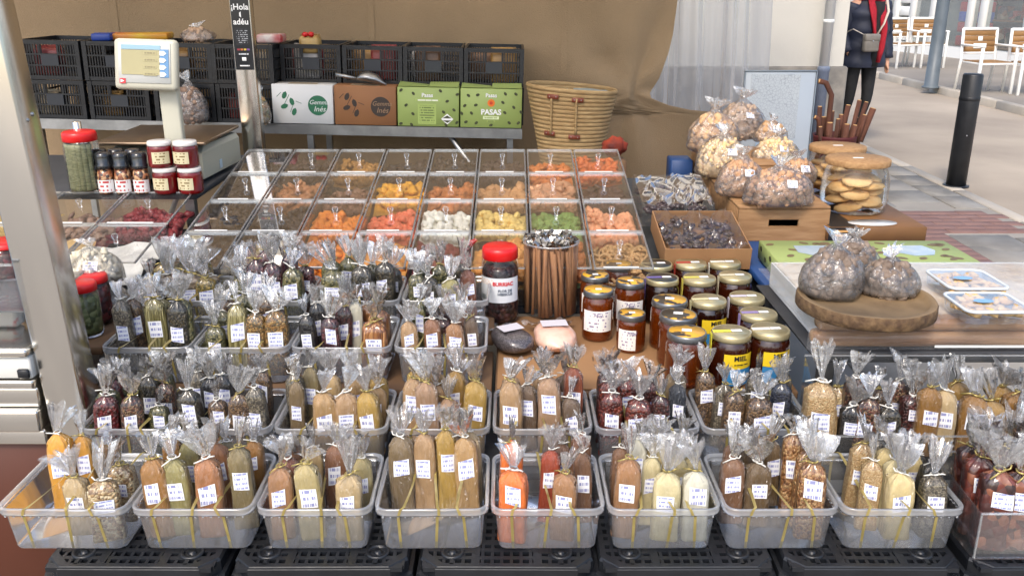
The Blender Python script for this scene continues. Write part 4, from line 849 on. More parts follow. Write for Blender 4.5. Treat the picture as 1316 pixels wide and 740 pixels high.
# two bags lying on the cardboard
def lying_bag(px, py, w_, l, h, m, label, rz, flap):
    p = onz(px, py, ZB); t = thing('lying_bag', label, 'bag', (p.x, p.y, ZB + .001), rz)
    def f(u, v):
        a = u * 2 * math.pi; q = max(0, math.sin(math.pi * v)) ** .42 * (1 - .25 * v); x, z = superell(a, 2.4)
        n = 1 + .08 * noise.noise(Vector((x * 2, v * 5, z * 2 + px)))
        return (x * w_ / 2 * q * n, (v - .5) * l, h / 2 + z * h / 2 * q * n * (1 if z > 0 else .98))
    part(MB().grid(f, 24, 14), 'contents', m, t)
    fl = part(MB().grid(lambda u, v: ((u - .5) * w_ * (.8 + .45 * v), l * .40 + v * flap, h * .55 - .25 * h * v + .008 * math.sin(u * 19) * v + .006 * math.sin(v * 9 + u * 7)), 20, 8), 'film_flap', M_cello, t)
    part(MB().grid(lambda u, v: ((u - .5) * w_ * .55, -.02 + v * .05, 0), 4, 1), 'text_band', printed('lying' + str(px), C(200, 196, 200), C(110, 100, 130), 2, 12, .45), t, loc=(0, .0, h * 1.02))
    return t
lying_bag(657, 449, .125, .17, .066, grainy('chia', [C(70, 64, 66), C(92, 86, 88), C(54, 50, 52)], 300, .1, (1, 1, 1), .5), 'grey film bag of dark seeds lying on the cardboard', .5, .05)
lying_bag(712, 445, .14, .20, .07, mat('pink_salt', C(216, 164, 140), .5, c2=C(226, 190, 170), scale=20, bump=.2, bscale=120, coat=.5), 'clear film bag of pale pink salt lying on the cardboard', .12, .07)

# ------------------------------------------------------------------ trays of dates beside the sweets
M_datem = mat('dates', C(40, 25, 27), .4, c2=C(66, 44, 46), scale=25, bump=.4, bscale=70, coat=.4)
def date_tray(name, label, x, y, w_, d, h, m, seed, z=0, thick=.004, n=120, divider=False):
    t = thing(name, label, 'tray', SM @ Vector((x, y, z)), 0, None, rx=TILT)
    W = w_ / 2
    part(MB().box(-W, W, 0, d, -h, -h + thick), 'floor', m, t)
    for xa in (-W, W - thick): part(MB().box(xa, xa + thick, 0, d, -h + thick, 0), 'side_wall', m, t)
    for ya in (0, d - thick): part(MB().box(-W + thick, W - thick, ya, ya + thick, -h + thick, 0), 'end_wall', m, t)
    if divider: part(MB().box(.03, .034, thick, d - thick, -h + thick, -.004), 'divider', M_edge, t)
    rs = random.Random(seed); mb = MB()
    for k in range(n):
        x_, y_ = rs.uniform(-1, 1) * (W - .02), rs.uniform(.02, d - .02); zz = -.035 + .018 * noise.noise(Vector((x_ * 12, y_ * 12, seed))) + rs.uniform(-.008, .006)
        mb.blob((x_, y_, zz), (.020, .011, .010), Euler((rs.uniform(-.4, .4), rs.uniform(-.4, .4), rs.uniform(0, 6))), ICO1, .08)
    mb.obj('dates', M_datem, t)['kind'] = 'stuff'
    def sheet(u, v):
        q_ = noise.noise(Vector((u * 2.6 + v * 1.4, v * .9 - u * .7 + seed, seed))); q2 = noise.noise(Vector((u * 5 - v * 3, v * 2 + u * 1.5, seed + 4))); f = .020 * max(0, 1 - abs(q_) * 5) + .012 * max(0, 1 - abs(q2) * 6)
        return ((u - .5) * (w_ - .012), .006 + v * (d - .012), -.008 + f)
    part(MB().grid(sheet, 60, 60), 'film_cover', clear('date_film', (.97, .97, .98, 1), .02, .03, .5, .10, .3, 10), t)
    return t
date_tray('date_tray', 'clear plastic tray of dark dates under creased film beside the date bin', .615, .50, .27, .30, .09, M_acryl, 3, .012, divider=True)
date_tray('date_carton', 'low brown cardboard tray of dark dates under creased film', .655, .13, .29, .32, .075, M_card, 5, .008, n=110)
# blue box edge and orange scrap behind the sweets
tag(MB().rbox(-.05, .05, 0, .12, 0, .15, .006, 1).obj('blue_box', M_blue, None, (.765, 3.99, .655)), 'small blue plastic box behind the date tray', 'box')
p = ony(790, 186, 4.05)
t = thing('red_cloth', 'crumpled orange red cloth bundle beside the straw basket', 'cloth', (p.x, 4.05, .80))
part(MB().add(*[(lambda d: ([v * (1 + .35 * noise.noise(v * 2.2)) for v in d[0]], d[1]))(ICO3)][0], True, Matrix.Translation((0, 0, .055)) @ Matrix.Diagonal((.055, .04, .045, 1))), 'bundle', mat('orange_red_cloth', C(140, 48, 22), .8, c2=C(80, 22, 14), scale=14, bump=.4, bscale=30), t)
tag(MB().rbox(-.2, .22, -.16, .2, 0, .60, .01, 1).obj('wooden_stool', M_wood, None, (.30, 4.40, 0)), 'plain wooden box stool under the straw basket', 'stool')
tag(MB().rbox(-.055, .055, -.04, .06, 0, .798, .01, 1).obj('wooden_pedestal', M_tabl, None, (p.x, 4.06, 0)), 'narrow wooden pedestal under the orange red cloth', 'pedestal')

# ------------------------------------------------------------------ film bags of nuts and figs
NUTM = {}
def nut_bag(label, X, Y, z, w_, d, h, nut, seed, cat='nut bag', group='tied film bags of nuts', n=190, lab=True):
    t = thing('nut_bag', label, cat, (X, Y, z), 0, group); rs = random.Random(seed)
    cols, size, shape = nut
    PR = [(0, .70), (.04, .88), (.14, 1.0), (.32, 1.0), (.5, .92), (.66, .76), (.78, .55), (.88, .32), (.95, .17), (1.0, .12)]
    def pr(t_):
        for (a0, r0), (a1, r1) in zip(PR, PR[1:]):
            if a0 <= t_ <= a1: return r0 + (r1 - r0) * (t_ - a0) / (a1 - a0)
        return .12
    def hullp(a, t_, k=1.0, pleat=0.0):
        x, y = math.cos(a), math.sin(a); r_ = pr(t_) * k * (1 + .13 * noise.noise(Vector((x * 1.4 + seed, y * 1.4, t_ * 2.5))))
        r_ *= 1 + pleat * (max(0, t_ - .3) ** 1.0) * math.sin(a * 13 + seed + 2 * noise.noise(Vector((x, y, seed))))
        return Vector((x * w_ / 2 * r_, y * d / 2 * r_, h * t_))
    def hull(v, k=1.0): return hullp(math.atan2(v.y, v.x), max(0, min(.9, .45 + .5 * v.z)), k)
    mb = MB()
    for k in range(n):
        t_ = rs.random() ** .8 * .84; p_ = hullp(rs.uniform(0, 6.283), t_, .93 - size / w_ * 1.6); p_.z = max(p_.z, size * .6)
        if rs.random() < .25: p_ = Vector((p_.x * rs.random() ** .5, p_.y * rs.random() ** .5, p_.z))
        s_ = size * rs.uniform(.8, 1.15); mb.blob(p_, (s_ * shape[0], s_ * shape[1], s_ * shape[2]), Euler((rs.uniform(-1.5, 1.5), rs.uniform(-1.5, 1.5), rs.uniform(0, 6))), ICO1, .10)
    mb.grid(lambda u, v: hullp(u * 6.2832, .02 + v * .80, .74), 16, 8)
    key = str(cols)
    if key not in NUTM: NUTM[key] = mat('nuts' + str(len(NUTM)), cols[0], .6, c2=cols[1], scale=30, bump=.3, bscale=160)
    mb.obj('nuts', NUTM[key], t)['kind'] = 'stuff'
    part(MB().grid(lambda u, v: hullp(u * 6.2832, v, 1.02, .14) + Vector((0, 0, .002)), 78, 16), 'film', M_film2, t)
    me_ = PLUMES[seed % len(PLUMES)]
    ob('film_top', me_, t, (0, 0, h * .985), (rs.uniform(-.35, .1), rs.uniform(-.3, .3), rs.uniform(0, 6)), (w_ * .36, w_ * .30, h * .24))
    if lab:
        q = hull(Vector((.25, -.9, .35)).normalized(), 1.03); part(MB().box(-.02, .02, -.001, .001, -.014, .014), 'price_label', M_price2, t, loc=q, rot=(-.5, .1, .25))
    return t
M_film2 = clear('nut_film', (.98, .98, .985, 1), .12, .03, .8, .13, .8, 34, wcol=(.93, .95, .98, 1))
ALM = ((C(170, 128, 92), C(196, 156, 120)), .0125, (1.35, .9, .7)); PEA = ((C(214, 178, 126), C(228, 200, 152)), .012, (1.7, .8, .8)); WAL = ((C(190, 146, 102), C(210, 172, 130)), .017, (1.05, 1, .95))
HAZ = ((C(166, 122, 88), C(200, 160, 124)), .0125, (1, 1, .95)); FIG = ((C(98, 82, 70), C(142, 124, 108)), .0165, (1.05, 1, .75)); CHU = ((C(184, 152, 124), C(212, 184, 158)), .014, (1.2, .9, .8))
# upturned wooden crates
def wood_crate(label, x0, x1, y0, y1, z0, h):
    t = thing('wooden_crate', label, 'crate', ((x0 + x1) / 2, y0, z0)); W, D = (x1 - x0) / 2, y1 - y0
    part(MB().rbox(-W, W, 0, D, h - .012, h, .003, 1), 'board', M_wood, t)
    for y in (.0, D - .012): 
        a, b_, s_ = h * .42, h * .62, .055; hh = h - .0125
        pts = MB(); pts.box(-W, -s_, y, y + .012, 0, hh).box(s_, W, y, y + .012, 0, hh).box(-s_, s_, y, y + .012, 0, a).box(-s_, s_, y, y + .012, b_, hh)
        part(pts, 'end_panel', M_wood, t)
    for x in (-W, W - .012): part(MB().rbox(x, x + .012, .0125, D - .0125, 0, h - .0125, .002, 1), 'side_panel', M_wood, t)
    return t
wood_crate('upturned pale wooden crate with oval hand hole under the nut bags', .83, 1.165, 3.19, 3.68, .654, .13)
wood_crate('wooden crate behind the nut bags, dark side to the canvas', .83, 1.2, 3.70, 4.12, .654, .19)
def nb(label, px, pyb, z, wpx, hpx, nut, seed, dd=.8, **k):
    p = onz(px, pyb, z); s_ = dep(p.y, z) / FPX; return nut_bag(label, p.x, p.y + wpx * s_ * dd / 2, z, wpx * s_, wpx * s_ * dd, hpx * s_ * 1.05, nut, seed, **k)
ZC = .786
nb('film bag of round brown hazelnuts at the hand hole edge of the wooden crate', 1006, 270, ZC, 92, 50, HAZ, 2, .62)
nb('film bag of almonds on the wooden crate, left of the hazelnut bag', 955, 256, ZC, 66, 50, ALM, 4, .6)
nb('small film bag of purplish almonds between hazelnuts and cookie jar', 1028, 240, ZC, 52, 34, ALM, 6, .6)
nb('film bag of pale peanuts leaning beside the walnut bag', 932, 232, ZC, 74, 54, PEA, 8, .6)
nb('film bag of peanuts stacked behind the almond and hazelnut bags', 1000, 218, .80, 60, 40, PEA, 10, .6)
nb('film bag of large walnuts on the rear wooden crate', 920, 200, .846, 70, 54, WAL, 12, .6, n=130)
nb('pinkish film bag of chestnuts at the top of the nut heap', 955, 182, .846, 64, 50, CHU, 14, .6)
nb('small film bag of brown nuts on top below the map board', 993, 186, .846, 44, 28, WAL, 16, .6, n=60)

# ------------------------------------------------------------------ glass cookie jars, boxes, liquorice
M_cork = mat('cork', C(168, 132, 90), .8, c2=C(146, 110, 72), scale=60, bump=.3, bscale=150)
M_cookie = mat('cookie', C(224, 188, 132), .8, c2=C(200, 156, 96), scale=14, bump=.5, bscale=60)
def cookie_jar(label, clabel, x, y, z, r, h, seed):
    t = thing('cookie_jar', label, 'jar', (x, y, z))
    part(MB().lathe([(r * .80, 0), (r * .92, .006), (r, .05), (r * .99, h * .6), (r * .90, h * .80), (r * .84, h * .86), (r * .85, h * .9)], 30, cap1=False), 'glass', M_glass, t)
    part(MB().lathe([(r * .85, h * .885), (r * .94, h * .89), (r * .95, h * .90), (r * .95, h * .985), (r * .93, h), (.004, h)], 32), 'cork_lid', M_cork, t)
    part(MB().rbox(-.02, .02, -.008, .008, h, h + .001, .0003, 1), 'price_sticker', M_paper, t)
    rs = random.Random(seed)
    for lay in range(6):
        for q in range(3):
            a = q * 2.0944 + lay * 1.1 + rs.uniform(-.2, .2); rr_ = r * .44; zz = .024 + lay * h * .125
            if lay == 5 and q != 1: continue
            c_ = MB().add([(p_.x * r * .46, p_.y * r * .46, p_.z * .0155 * (1 + .25 * noise.noise(p_ * 2 + Vector((q, lay, 0))))) for p_ in ICO2[0]], ICO2[1])
            tag(c_.obj('cookie', M_cookie, None, (x + rr_ * math.cos(a), y + rr_ * math.sin(a), z + zz), (rs.uniform(-.25, .25), rs.uniform(-.25, .25), rs.uniform(0, 6))), clabel, 'cookie', 'cookies in the glass jars')
    return t
p = onz(1107, 277, .717); j1 = (p.x, p.y + .10)
zt = ony(1107, 203, j1[1]).z
cookie_jar('glass jar of round cookies with wide cork lid on the window box', 'pale round cookie inside the cork lidded jar on the window box', j1[0], j1[1], .717, 42 / FPX * dep(j1[1], .85), zt - .717, 3)
j2 = ony(1077, 187, j1[1] + .33)
cookie_jar('glass jar of flat biscuits with cork lid behind the front cookie jar', 'pale biscuit stacked inside the rear cork lidded jar', j2.x, j2.y, .70, 37 / FPX * dep(j2.y, .9), j2.z - .70, 5)
tag(MB().rbox(-.13, .13, -.12, .13, 0, .047, .004, 1).obj('low_crate', M_wood, None, (j2.x, j2.y, .6525)), 'low wooden block under the rear biscuit jar', 'block')
bx = thing('window_box', 'black and tan carton with oval window under the cookie jar', 'carton', (0, 0, .6605))
a, b_ = onz(1064, 311, .66), onz(1186, 309, .66); yf = a.y; yb = j1[1] + .13; x0, x1 = a.x, b_.x
M_kraft = mat('dark_kraft', C(122, 84, 44), .6, c2=C(104, 70, 36), scale=6); M_bk = mat('black_print', C(28, 26, 26), .45)
part(MB().rbox(x0, x1, yf, yb, 0, .0555, .003, 1), 'carton', M_kraft, bx)
part(MB().box(x0 - .0012, x0 + .11, yf - .0015, yf - .0004, .002, .054), 'black_front', M_bk, bx)
part(MB().box(x0 + .004, x0 + .10, yf + .002, yb - .004, .0558, .0563), 'black_top', M_bk, bx)
part(MB().lathe([(.075, 0), (.075, .001), (.002, .001)], 28), 'oval_window', mat('window_film', C(190, 190, 188), .15), bx, loc=((x0 + x1) / 2 + .0, yf + .06, .0566), scale=(1.2, .62, 1))
for k in range(2): part(MB().box(0, .05, -.0006, .0006, 0, .008), 'print_mark', mat('gold_print', C(200, 150, 90), .4), bx, loc=(x0 + .022, yf - .0022, .02 + k * .016))
# red tub of liquorice roots
p = ony(1076, 150, 4.02); zt_ = .915
lt = thing('liquorice_tub', 'red plastic tub holding liquorice roots behind the biscuit jar', 'tub', (p.x, 4.02, .654))
part(MB().lathe([(.075, 0), (.08, .01), (.094, zt_ - .654 - .01), (.097, zt_ - .654), (.091, zt_ - .654 - .004), (.075, .02)], 24, cap1=True), 'tub', mat('dark_red_tub', C(74, 16, 20), .7), lt)
M_root = mat('liquorice_bark', C(66, 38, 28), .85, c2=C(92, 54, 38), scale=14, bump=.5, bscale=50, stretch=(1, 1, .3)); M_cut = mat('cut_root', C(190, 150, 100), .7)
rs = random.Random(8)
ROOT = [(-.075, -.02, -.105, .08, .075), (-.045, -.06, -.05, .06, 0), (-.015, -.05, -.012, .075, 0), (.01, -.07, .022, .055, 0), (.035, -.04, .075, .155, 0), (.06, -.03, .11, .09, 0), (.075, 0, .155, .115, 0), (-.06, .02, -.075, .12, 0), (-.02, .02, -.02, .10, 0), (.02, .03, .055, .125, 0), (.05, .04, .10, .07, 0), (-.04, -.01, -.10, .235, .09), (.0, -.02, .01, .09, 0), (-.03, .05, -.04, .07, 0), (.065, .02, .13, .14, 0), (.03, -.065, .06, .05, 0), (-.06, -.045, -.085, .04, 0)]
for k, (x, y, xt, zt2, cv) in enumerate(ROOT):
    z1 = zt_ - .654 + zt2; mid = ((x + xt) / 2 + (.03 if cv else 0), y, z1 * .62 if not cv else z1 * .8)
    g = thing('liquorice_root', ('long bent brown liquorice root arching out of the red tub' if k == 11 else 'bent brown liquorice root at the map side of the red tub' if k == 0 else 'straight brown liquorice root standing in the red tub'), 'root', (p.x, 4.02, .654), 0, 'liquorice roots in the tub')
    pts = [(x * .6, y * .6, .03), (x, y, (zt_ - .654) * .9), mid, (xt, y, z1)] if not cv else [(x * .6, y * .6, .03), (x + .0, y, (zt_ - .654)), (x - .0, y, z1 - .06), ((x + xt) / 2, y, z1 - .008), (xt, y, z1)]
    rd = rs.uniform(.0095, .0145); part(MB().tube(pts, rd, 9), 'bark', M_root, g)
    e = (Vector(pts[-1]) - Vector(pts[-2])).normalized(); c_ = Vector(pts[-1]); part(MB().tube([c_ - e * .001, c_ + e * .0025], rd * .82, 9), 'cut_end', M_cut, g)

# green raisin boxes lying in front of the wooden crate
M_green = mat('lime_carton', C(146, 160, 96), .55, c2=C(138, 152, 90), scale=4)
M_grape = mat('grape_print', C(58, 62, 34), .5); M_grape2 = mat('grape_print_brown', C(108, 88, 56), .5)
def oval(rx, rz_, n=12): return [(rx * math.cos(6.283 * k / n), rz_ * math.sin(6.283 * k / n)) for k in range(n)]
def spots(parent, pts, rx, rz_, m, y, seed=0, top=None):
    rs = random.Random(seed); me = MB().prism(oval(rx, rz_), -.0004, .0004).mesh('grape_print', m)
    for x, z in pts:
        if top is None: ob('grape_print', me, parent, (x, y, z), (0, rs.choice((.7, -.7, .9, -.4)), 0))
        else: ob('grape_print', me, parent, (x, z, top), (math.pi / 2, 0, rs.choice((.7, -.7, .9, -.4))))
for k, (x0, x1, lab) in enumerate(((.84, 1.155, 'lime green fruit carton with brown oval prints touching the honey side panel'), (1.165, 1.48, 'lime green fruit carton with oval prints, behind the plastic biscuit tubs'))):
    t = thing('green_carton', lab, 'carton', ((x0 + x1) / 2, 2.70, .6605), -.02 if k == 0 else .01, 'lime green cartons lying flat'); W = (x1 - x0) / 2
    part(MB().rbox(-W, W, 0, .25, 0, .062, .003, 1), 'carton', M_green, t)
    rs = random.Random(k + 3); pts = [(rs.uniform(-W + .02, W - .02), rs.uniform(.02, .23)) for _ in range(26)]
    spots(t, [q for q in pts if not (-.07 < q[0] < .07 and .05 < q[1] < .2)], .017, .0105, M_grape2, 0, k, .0628)
    spots(t, [(-W + .03 + .05 * q, .018 + .025 * (q % 2)) for q in range(6)], .012, .009, M_grape, -.0008, k + 5)
    me = MB().prism(oval(.013, .009), -.0004, .0004).mesh('grape_print', M_grape)
    for q in range(4): ob('grape_print', me, t, (-W - .0008, .03 + q * .06, .022 + .022 * (q % 2)), (0, 0, math.pi / 2))
    part(MB().prism([(-.06, -.055), (.05, -.06), (.07, .0), (.045, .05), (-.02, .06), (-.065, .02)], -.0005, .0005), 'clear_window', mat('sky_blue_film', C(150, 168, 182), .15, c2=C(176, 186, 190), scale=14), t, loc=(0, .125, .0632), rot=(math.pi / 2, 0, 0))

# film wrapped package with figs on a bark edged slab
pk = thing('film_package', 'long film wrapped tray of brown fruit loaf on white card', 'package', (0, 0, .6605))
M_loaf = mat('fruit_loaf', C(178, 138, 96), .55, c2=C(138, 98, 62), scale=7, bump=.6, bscale=14, stretch=(.5, 6, 6), coat=.6)
M_wcard = mat('white_card', C(214, 214, 210), .6)
part(MB().rbox(.80, 1.72, 2.19, 2.64, .001, .010, .002, 1), 'card_base', M_wcard, pk)
part(MB().box(.800, .806, 2.19, 2.64, .0105, .078).box(.808, 1.72, 2.634, 2.64, .0105, .078), 'card_edge', M_wcard, pk)
part(MB().rbox(.81, 1.72, 2.19, 2.63, .011, .081, .008, 2), 'loaf_block', mat('pale_nougat', C(226, 216, 200), .5, c2=C(206, 180, 148), scale=4, contrast=(.45, .7)), pk)
part(MB().rbox(.775, 1.72, 2.135, 2.188, .002, .045, .017, 3), 'loaf_roll', M_loaf, pk); part(MB().rbox(.785, 1.72, 2.138, 2.188, .046, .082, .015, 3), 'loaf_roll', M_loaf, pk)
def wrap(u, v):
    x = .755 + u * .97; k = v * 1.0
    if k < .22: y, z = 2.128 - .004, .003 + k / .22 * .080
    else: q = (k - .22) / .78; y, z = 2.124 + q * .50, .084 + .002 * min(1, q * 7)
    f = .006 * noise.noise(Vector((x * 9, v * 18, 1))) + .004 * noise.noise(Vector((x * 30, v * 30, 4)))
    if u < .03: z *= .75
    return (x, y - abs(f) * .4, z + abs(f))
part(MB().grid(wrap, 70, 26, False), 'film_wrap', clear('package_film', (.99, .99, .99, 1), .10, .03, .5, .14, .4, 18), pk)
part(MB().box(1.28, 1.62, -.0006, .0006, 0, .006), 'paper_strip', M_paper, pk, loc=(-.2, 2.118, .012))
def bark_slab(cx__, cy__, z, r_, hgt):
    t = thing('wood_slab', 'round wood slab with bark edge carrying the fig bags', 'slab', (cx__, cy__, z)); n = 48
    rim = [1 + .03 * noise.noise(Vector((math.cos(6.283 * k / n) * 2, math.sin(6.283 * k / n) * 2, 2))) for k in range(n)]
    ring = lambda s_, z_: [(r_ * s_ * rim[k] * math.cos(6.283 * k / n), r_ * s_ * rim[k] * math.sin(6.283 * k / n), z_) for k in range(n)]
    part(MB().loft([ring(.97, 0), ring(1, .004), ring(1.005, hgt * .5), ring(1, hgt - .004), ring(.985, hgt)], True, True, False), 'bark', mat('bark', C(112, 88, 60), .85, c2=C(74, 54, 36), scale=40, bump=.7, bscale=60), t)
    part(MB().loft([ring(.985, hgt), ring(.90, hgt + .0005), ring(.87, hgt - .012), ring(.02, hgt - .012)], True, False, True), 'cut_face', mat('cut_wood', C(138, 114, 82), .75, c2=C(116, 94, 66), scale=12, bump=.1), t)
zs = .748; p = onz(1113, 383, zs + .03)
bark_slab(p.x, p.y, zs, .174, .036)
ZS = zs + .023
nb('film bag of dried figs heaped high on the bark slab, rounder one', 1079, 392, ZS, 82, 68, FIG, 22, .85, cat='fig bag', group='film bags of figs', n=150, lab=False)
nb('film bag of dried figs on the bark slab, flatter, toward the tubs', 1153, 388, ZS, 78, 48, FIG, 24, .8, cat='fig bag', group='film bags of figs', n=140, lab=False)
nb('film bag of dried figs lying behind the other two on the slab', 1102, 362, ZS, 70, 50, FIG, 26, .6, cat='fig bag', group='film bags of figs', n=110, lab=False)
# plastic tubs of biscuits
M_tub = clear('tub_plastic', (.95, .965, .98, 1), .03, .01, .35, .06)
def tub(label, pts, seed):
    (ax, ay), (bx_, by), (cx2, cy2) = pts; z = .752; a, b, c = onz(ax, ay, z + .035), onz(bx_, by, z + .035), onz(cx2, cy2, z + .035)
    w_, d = (b - a).length, abs(c.y - a.y); t = thing('biscuit_tub', label, 'tub', ((a.x + b.x) / 2, (a.y + c.y) / 2, z), 0, 'flat tubs on the package')
    part(MB().loft([rr(w_ * .92, d * .9, .02, 5, 0), rr(w_ * .96, d * .95, .02, 5, .030)], True, True, False), 'base', M_tub, t)
    part(MB().loft([rr(w_ * .95, d * .94, .02, 5, .030), rr(w_, d, .025, 5, .030), rr(w_, d, .025, 5, .036), rr(w_ * .95, d * .94, .022, 5, .037), rr(w_ * .93, d * .92, .022, 5, .033)], True, False, False), 'rim', mat('white_rim', C(206, 214, 220), .3), t)
    part(MB().loft([rr(w_ * .93, d * .92, .022, 5, .034)], True, False, True), 'lid_film', M_tub, t)
    rs = random.Random(seed); mb = MB()
    for k in range(46): mb.blob((rs.uniform(-.42, .42) * w_, rs.uniform(-.40, .40) * d, .019 + rs.uniform(0, .008)), (.022, .012, .009), Euler((rs.uniform(-.3, .3), rs.uniform(-.3, .3), rs.uniform(0, 6))), ICO1, .1)
    mb.obj('biscuits', M_cookie, t)['kind'] = 'stuff'
    part(MB().prism(oval(.026, .014, 20), -.0005, .0005), 'blue_sticker', mat('blue_sticker', C(120, 164, 204), .3), t, loc=(-.01, .0, .0375), rot=(math.pi / 2, 0, 0))
    return t
tub('clear lidded tub of pale biscuits beside the second green carton', ((1222, 371), (1302, 371), (1215, 346)), 1)
tub('clear lidded tub of pale biscuits with larger blue sticker near the slab', ((1244, 401), (1334, 401), (1234, 375)), 2)

# ------------------------------------------------------------------ acrylic cases at the street end
def acrylic_case(label, x0, x1, y0, y1, z0, h, hb):
    t = thing('acrylic_case', label, 'case', (x0, y0, z0), 0, 'clear acrylic cases'); W, D, e = x1 - x0, y1 - y0, .003
    part(MB().box(0, W, 0, D, 0, e), 'floor', M_acryl, t)
    part(MB().box(e, W, 0, e, e, h), 'front_wall', M_acryl, t); part(MB().box(e, W, D - e, D, e, hb), 'rear_wall', M_acryl, t)
    part(MB().add([(0, 0, e), (0, D, e), (0, D, hb), (0, 0, h), (e, 0, e), (e, D, e), (e, D, hb), (e, 0, h)], [(0, 1, 2, 3), (4, 7, 6, 5), (0, 3, 7, 4), (1, 5, 6, 2), (2, 6, 7, 3), (0, 4, 5, 1)], False), 'side_wall', M_acryl, t)
    part(MB().box(0, W, -.0005, .003, h + .0002, h + .004).box(0, W, D - .003, D + .0005, hb + .0002, hb + .004), 'edge_strip', M_edge, t)
    part(MB().box(-.0006, .003, -.0006, .0028, .004, h - .001), 'corner_strip', M_edge, t)
    return t
ROWS['Q'] = (1.625, .388); ROWS['V'] = (1.905, .43)
acrylic_case('low clear acrylic case of dried red chilli bags on the crates', .985, 1.42, 1.625, 1.865, .388, .11, .125)
acrylic_case('tall clear acrylic case of seed and jelly bags before the film package', .745, 1.48, 1.905, 2.105, .43, .10, .225)
W9 = 'the low acrylic case on the crates'; WV = 'the tall acrylic case'
for (px, yt, key, yo, wp) in [(1276, 604, 'chili', .045, 42), (1303, 606, 'chili', .05, 40), (1258, 588, 'chili', .10, 38), (1262, 570, 'chili', .16, 36), (1286, 575, 'chili', .13, 38), (1312, 578, 'chili', .12, 36), (1300, 556, 'chili', .19, 36), (1332, 600, 'chili', .06, 38), (1244, 572, 'chili', .20, 34), (1326, 560, 'chili', .19, 36)]:
    spice_bag(px, yt, key, 'Q', yo, wp, W9, gold=True, pl=1.15)
for (px, yt, key, yo, wp) in [(1110, 503, 'mixpepper', .05, 30), (1092, 512, 'blackseed', .06, 30), (1098, 478, 'mixpepper', .12, 30), (1128, 492, 'brownseed', .12, 30), (1168, 498, 'plum', .12, 30), (1140, 515, 'darkherb', .05, 30), (1190, 490, 'jelly', .09, 30), (1212, 494, 'beige', .10, 32), (1246, 500, 'jelly', .10, 34), (1272, 508, 'goldish', .09, 34), (1300, 496, 'jelly', .12, 34), (1285, 488, 'goldish', .17, 30), (1318, 505, 'jelly', .08, 34), (1228, 482, 'goldish', .17, 30), (1150, 480, 'mixpepper', .17, 28), (1075, 490, 'oats', .15, 28), (1063, 510, 'sesame', .08, 26)]:
    spice_bag(px, yt + 8, key, 'V', yo, wp, WV, gold=key in ('jelly', 'goldish'), pl=.95)
spice_bag(1052, 470, 'sesame', 'V', .06, 40, 'the tall acrylic case, leaning askew', lean=-.05)

# ------------------------------------------------------------------ rear shelf with crates and cartons
SY = 4.42; SZ = ony(350, 160, SY).z
shf = thing('rear_shelf', 'aluminium trestle shelf along the canvas back wall', 'shelf', (0, SY, 0)); RY = R(1.25)
def shelf_z(x): return SZ - math.tan(RY) * (x + 1.2)
XS0, XS1 = pX(20, SY, SZ), pX(671, SY, SZ)
part(MB().add([(x, y, shelf_z(x) - dz) for dz in (.001, .022) for x, y in ((XS0, .01), (XS1, .01), (XS1, .5), (XS0, .5))], [(0, 1, 2, 3), (7, 6, 5, 4), (0, 4, 5, 1), (1, 5, 6, 2), (2, 6, 7, 3), (3, 7, 4, 0)], False), 'board', M_board, shf)
for y0, y1 in ((0, .0095), (.5005, .51)):
    part(MB().add([(x, y, shelf_z(x) + dz) for dz in (.004, -.045) for x, y in ((XS0, y0), (XS1, y0), (XS1, y1), (XS0, y1))], [(0, 1, 2, 3), (7, 6, 5, 4), (0, 4, 5, 1), (1, 5, 6, 2), (2, 6, 7, 3), (3, 7, 4, 0)], False), 'front_rail' if y0 == 0 else 'rear_rail', M_alu, shf)
for x in (XS0 + .1, -1.0, XS1 - .06):
    for y in (.02, .47): part(MB().box(x - .015, x + .015, y, y + .03, 0, shelf_z(x) - .05), 'leg', M_alu, shf)
part(MB().tube([(XS1 - .36, .03, shelf_z(XS1) - .03), (XS1 - .08, .03, .45)], .014, 6), 'brace', M_alu, shf)
part(MB().tube([(XS0 + .9, .03, shelf_z(XS0 + .9) - .03), (XS0 + .7, .03, .45)], .014, 6), 'brace', M_alu, shf)
# slatted black crates
def slat_crate(w_, d, h):
    fr = MB(); e = .012
    for z0, z1 in ((0, .018), (h * .34, h * .38), (h * .62, h * .66), (h - .02, h)):
        for y in (0, d - e): fr.box(-w_ / 2 + .0, w_ / 2, y, y + e, z0, z1)
        for x in (-w_ / 2, w_ / 2 - e): fr.box(x, x + e, e, d - e, z0, z1)
    for x in (-w_ / 2, w_ / 2 - .022):
        for y in (-.004, d - .016): fr.box(x + .0005, x + .0215, y, y + .02, .0005, h - .0005)
    fr.box(-w_ / 2 + e, w_ / 2 - e, e, d - e, .002, .008)
    sl = MB(); n = 19
    for k in range(n):
        x = -w_ / 2 + .03 + (w_ - .06) * k / (n - 1)
        if abs(x) < w_ * .13: rng = ((.018, h * .34),)
        else: rng = ((.018, h * .34), (h * .38, h * .62), (h * .66, h - .02))
        for a, b_ in rng:
            for y in (.003, d - .009): sl.box(x - .0028, x + .0028, y, y + .006, a, b_)
    for k in range(12):
        y = .03 + (d - .06) * k / 11
        for x in (-w_ / 2 + .003, w_ / 2 - .009): sl.box(x, x + .006, y - .0035, y + .0035, .018, h - .02)
    pl = MB().box(-w_ * .14, w_ * .14, -.002, .004, h * .36, h * .64)
    gr = [MB().box(-w_ * .16, -w_ * .14, .0, .01, h * .66, h - .021), MB().box(w_ * .14, w_ * .16, .0, .01, h * .66, h - .021)]
    return [(n_, m.mesh(n_, M_black if n_ != 'label_plate' else mat('crate_plate', C(44, 48, 54), .5))) for n_, m in (('frame', fr), ('slats', sl), ('label_plate', pl), ('grip', gr[0]), ('grip', gr[1]))]
CW = .303
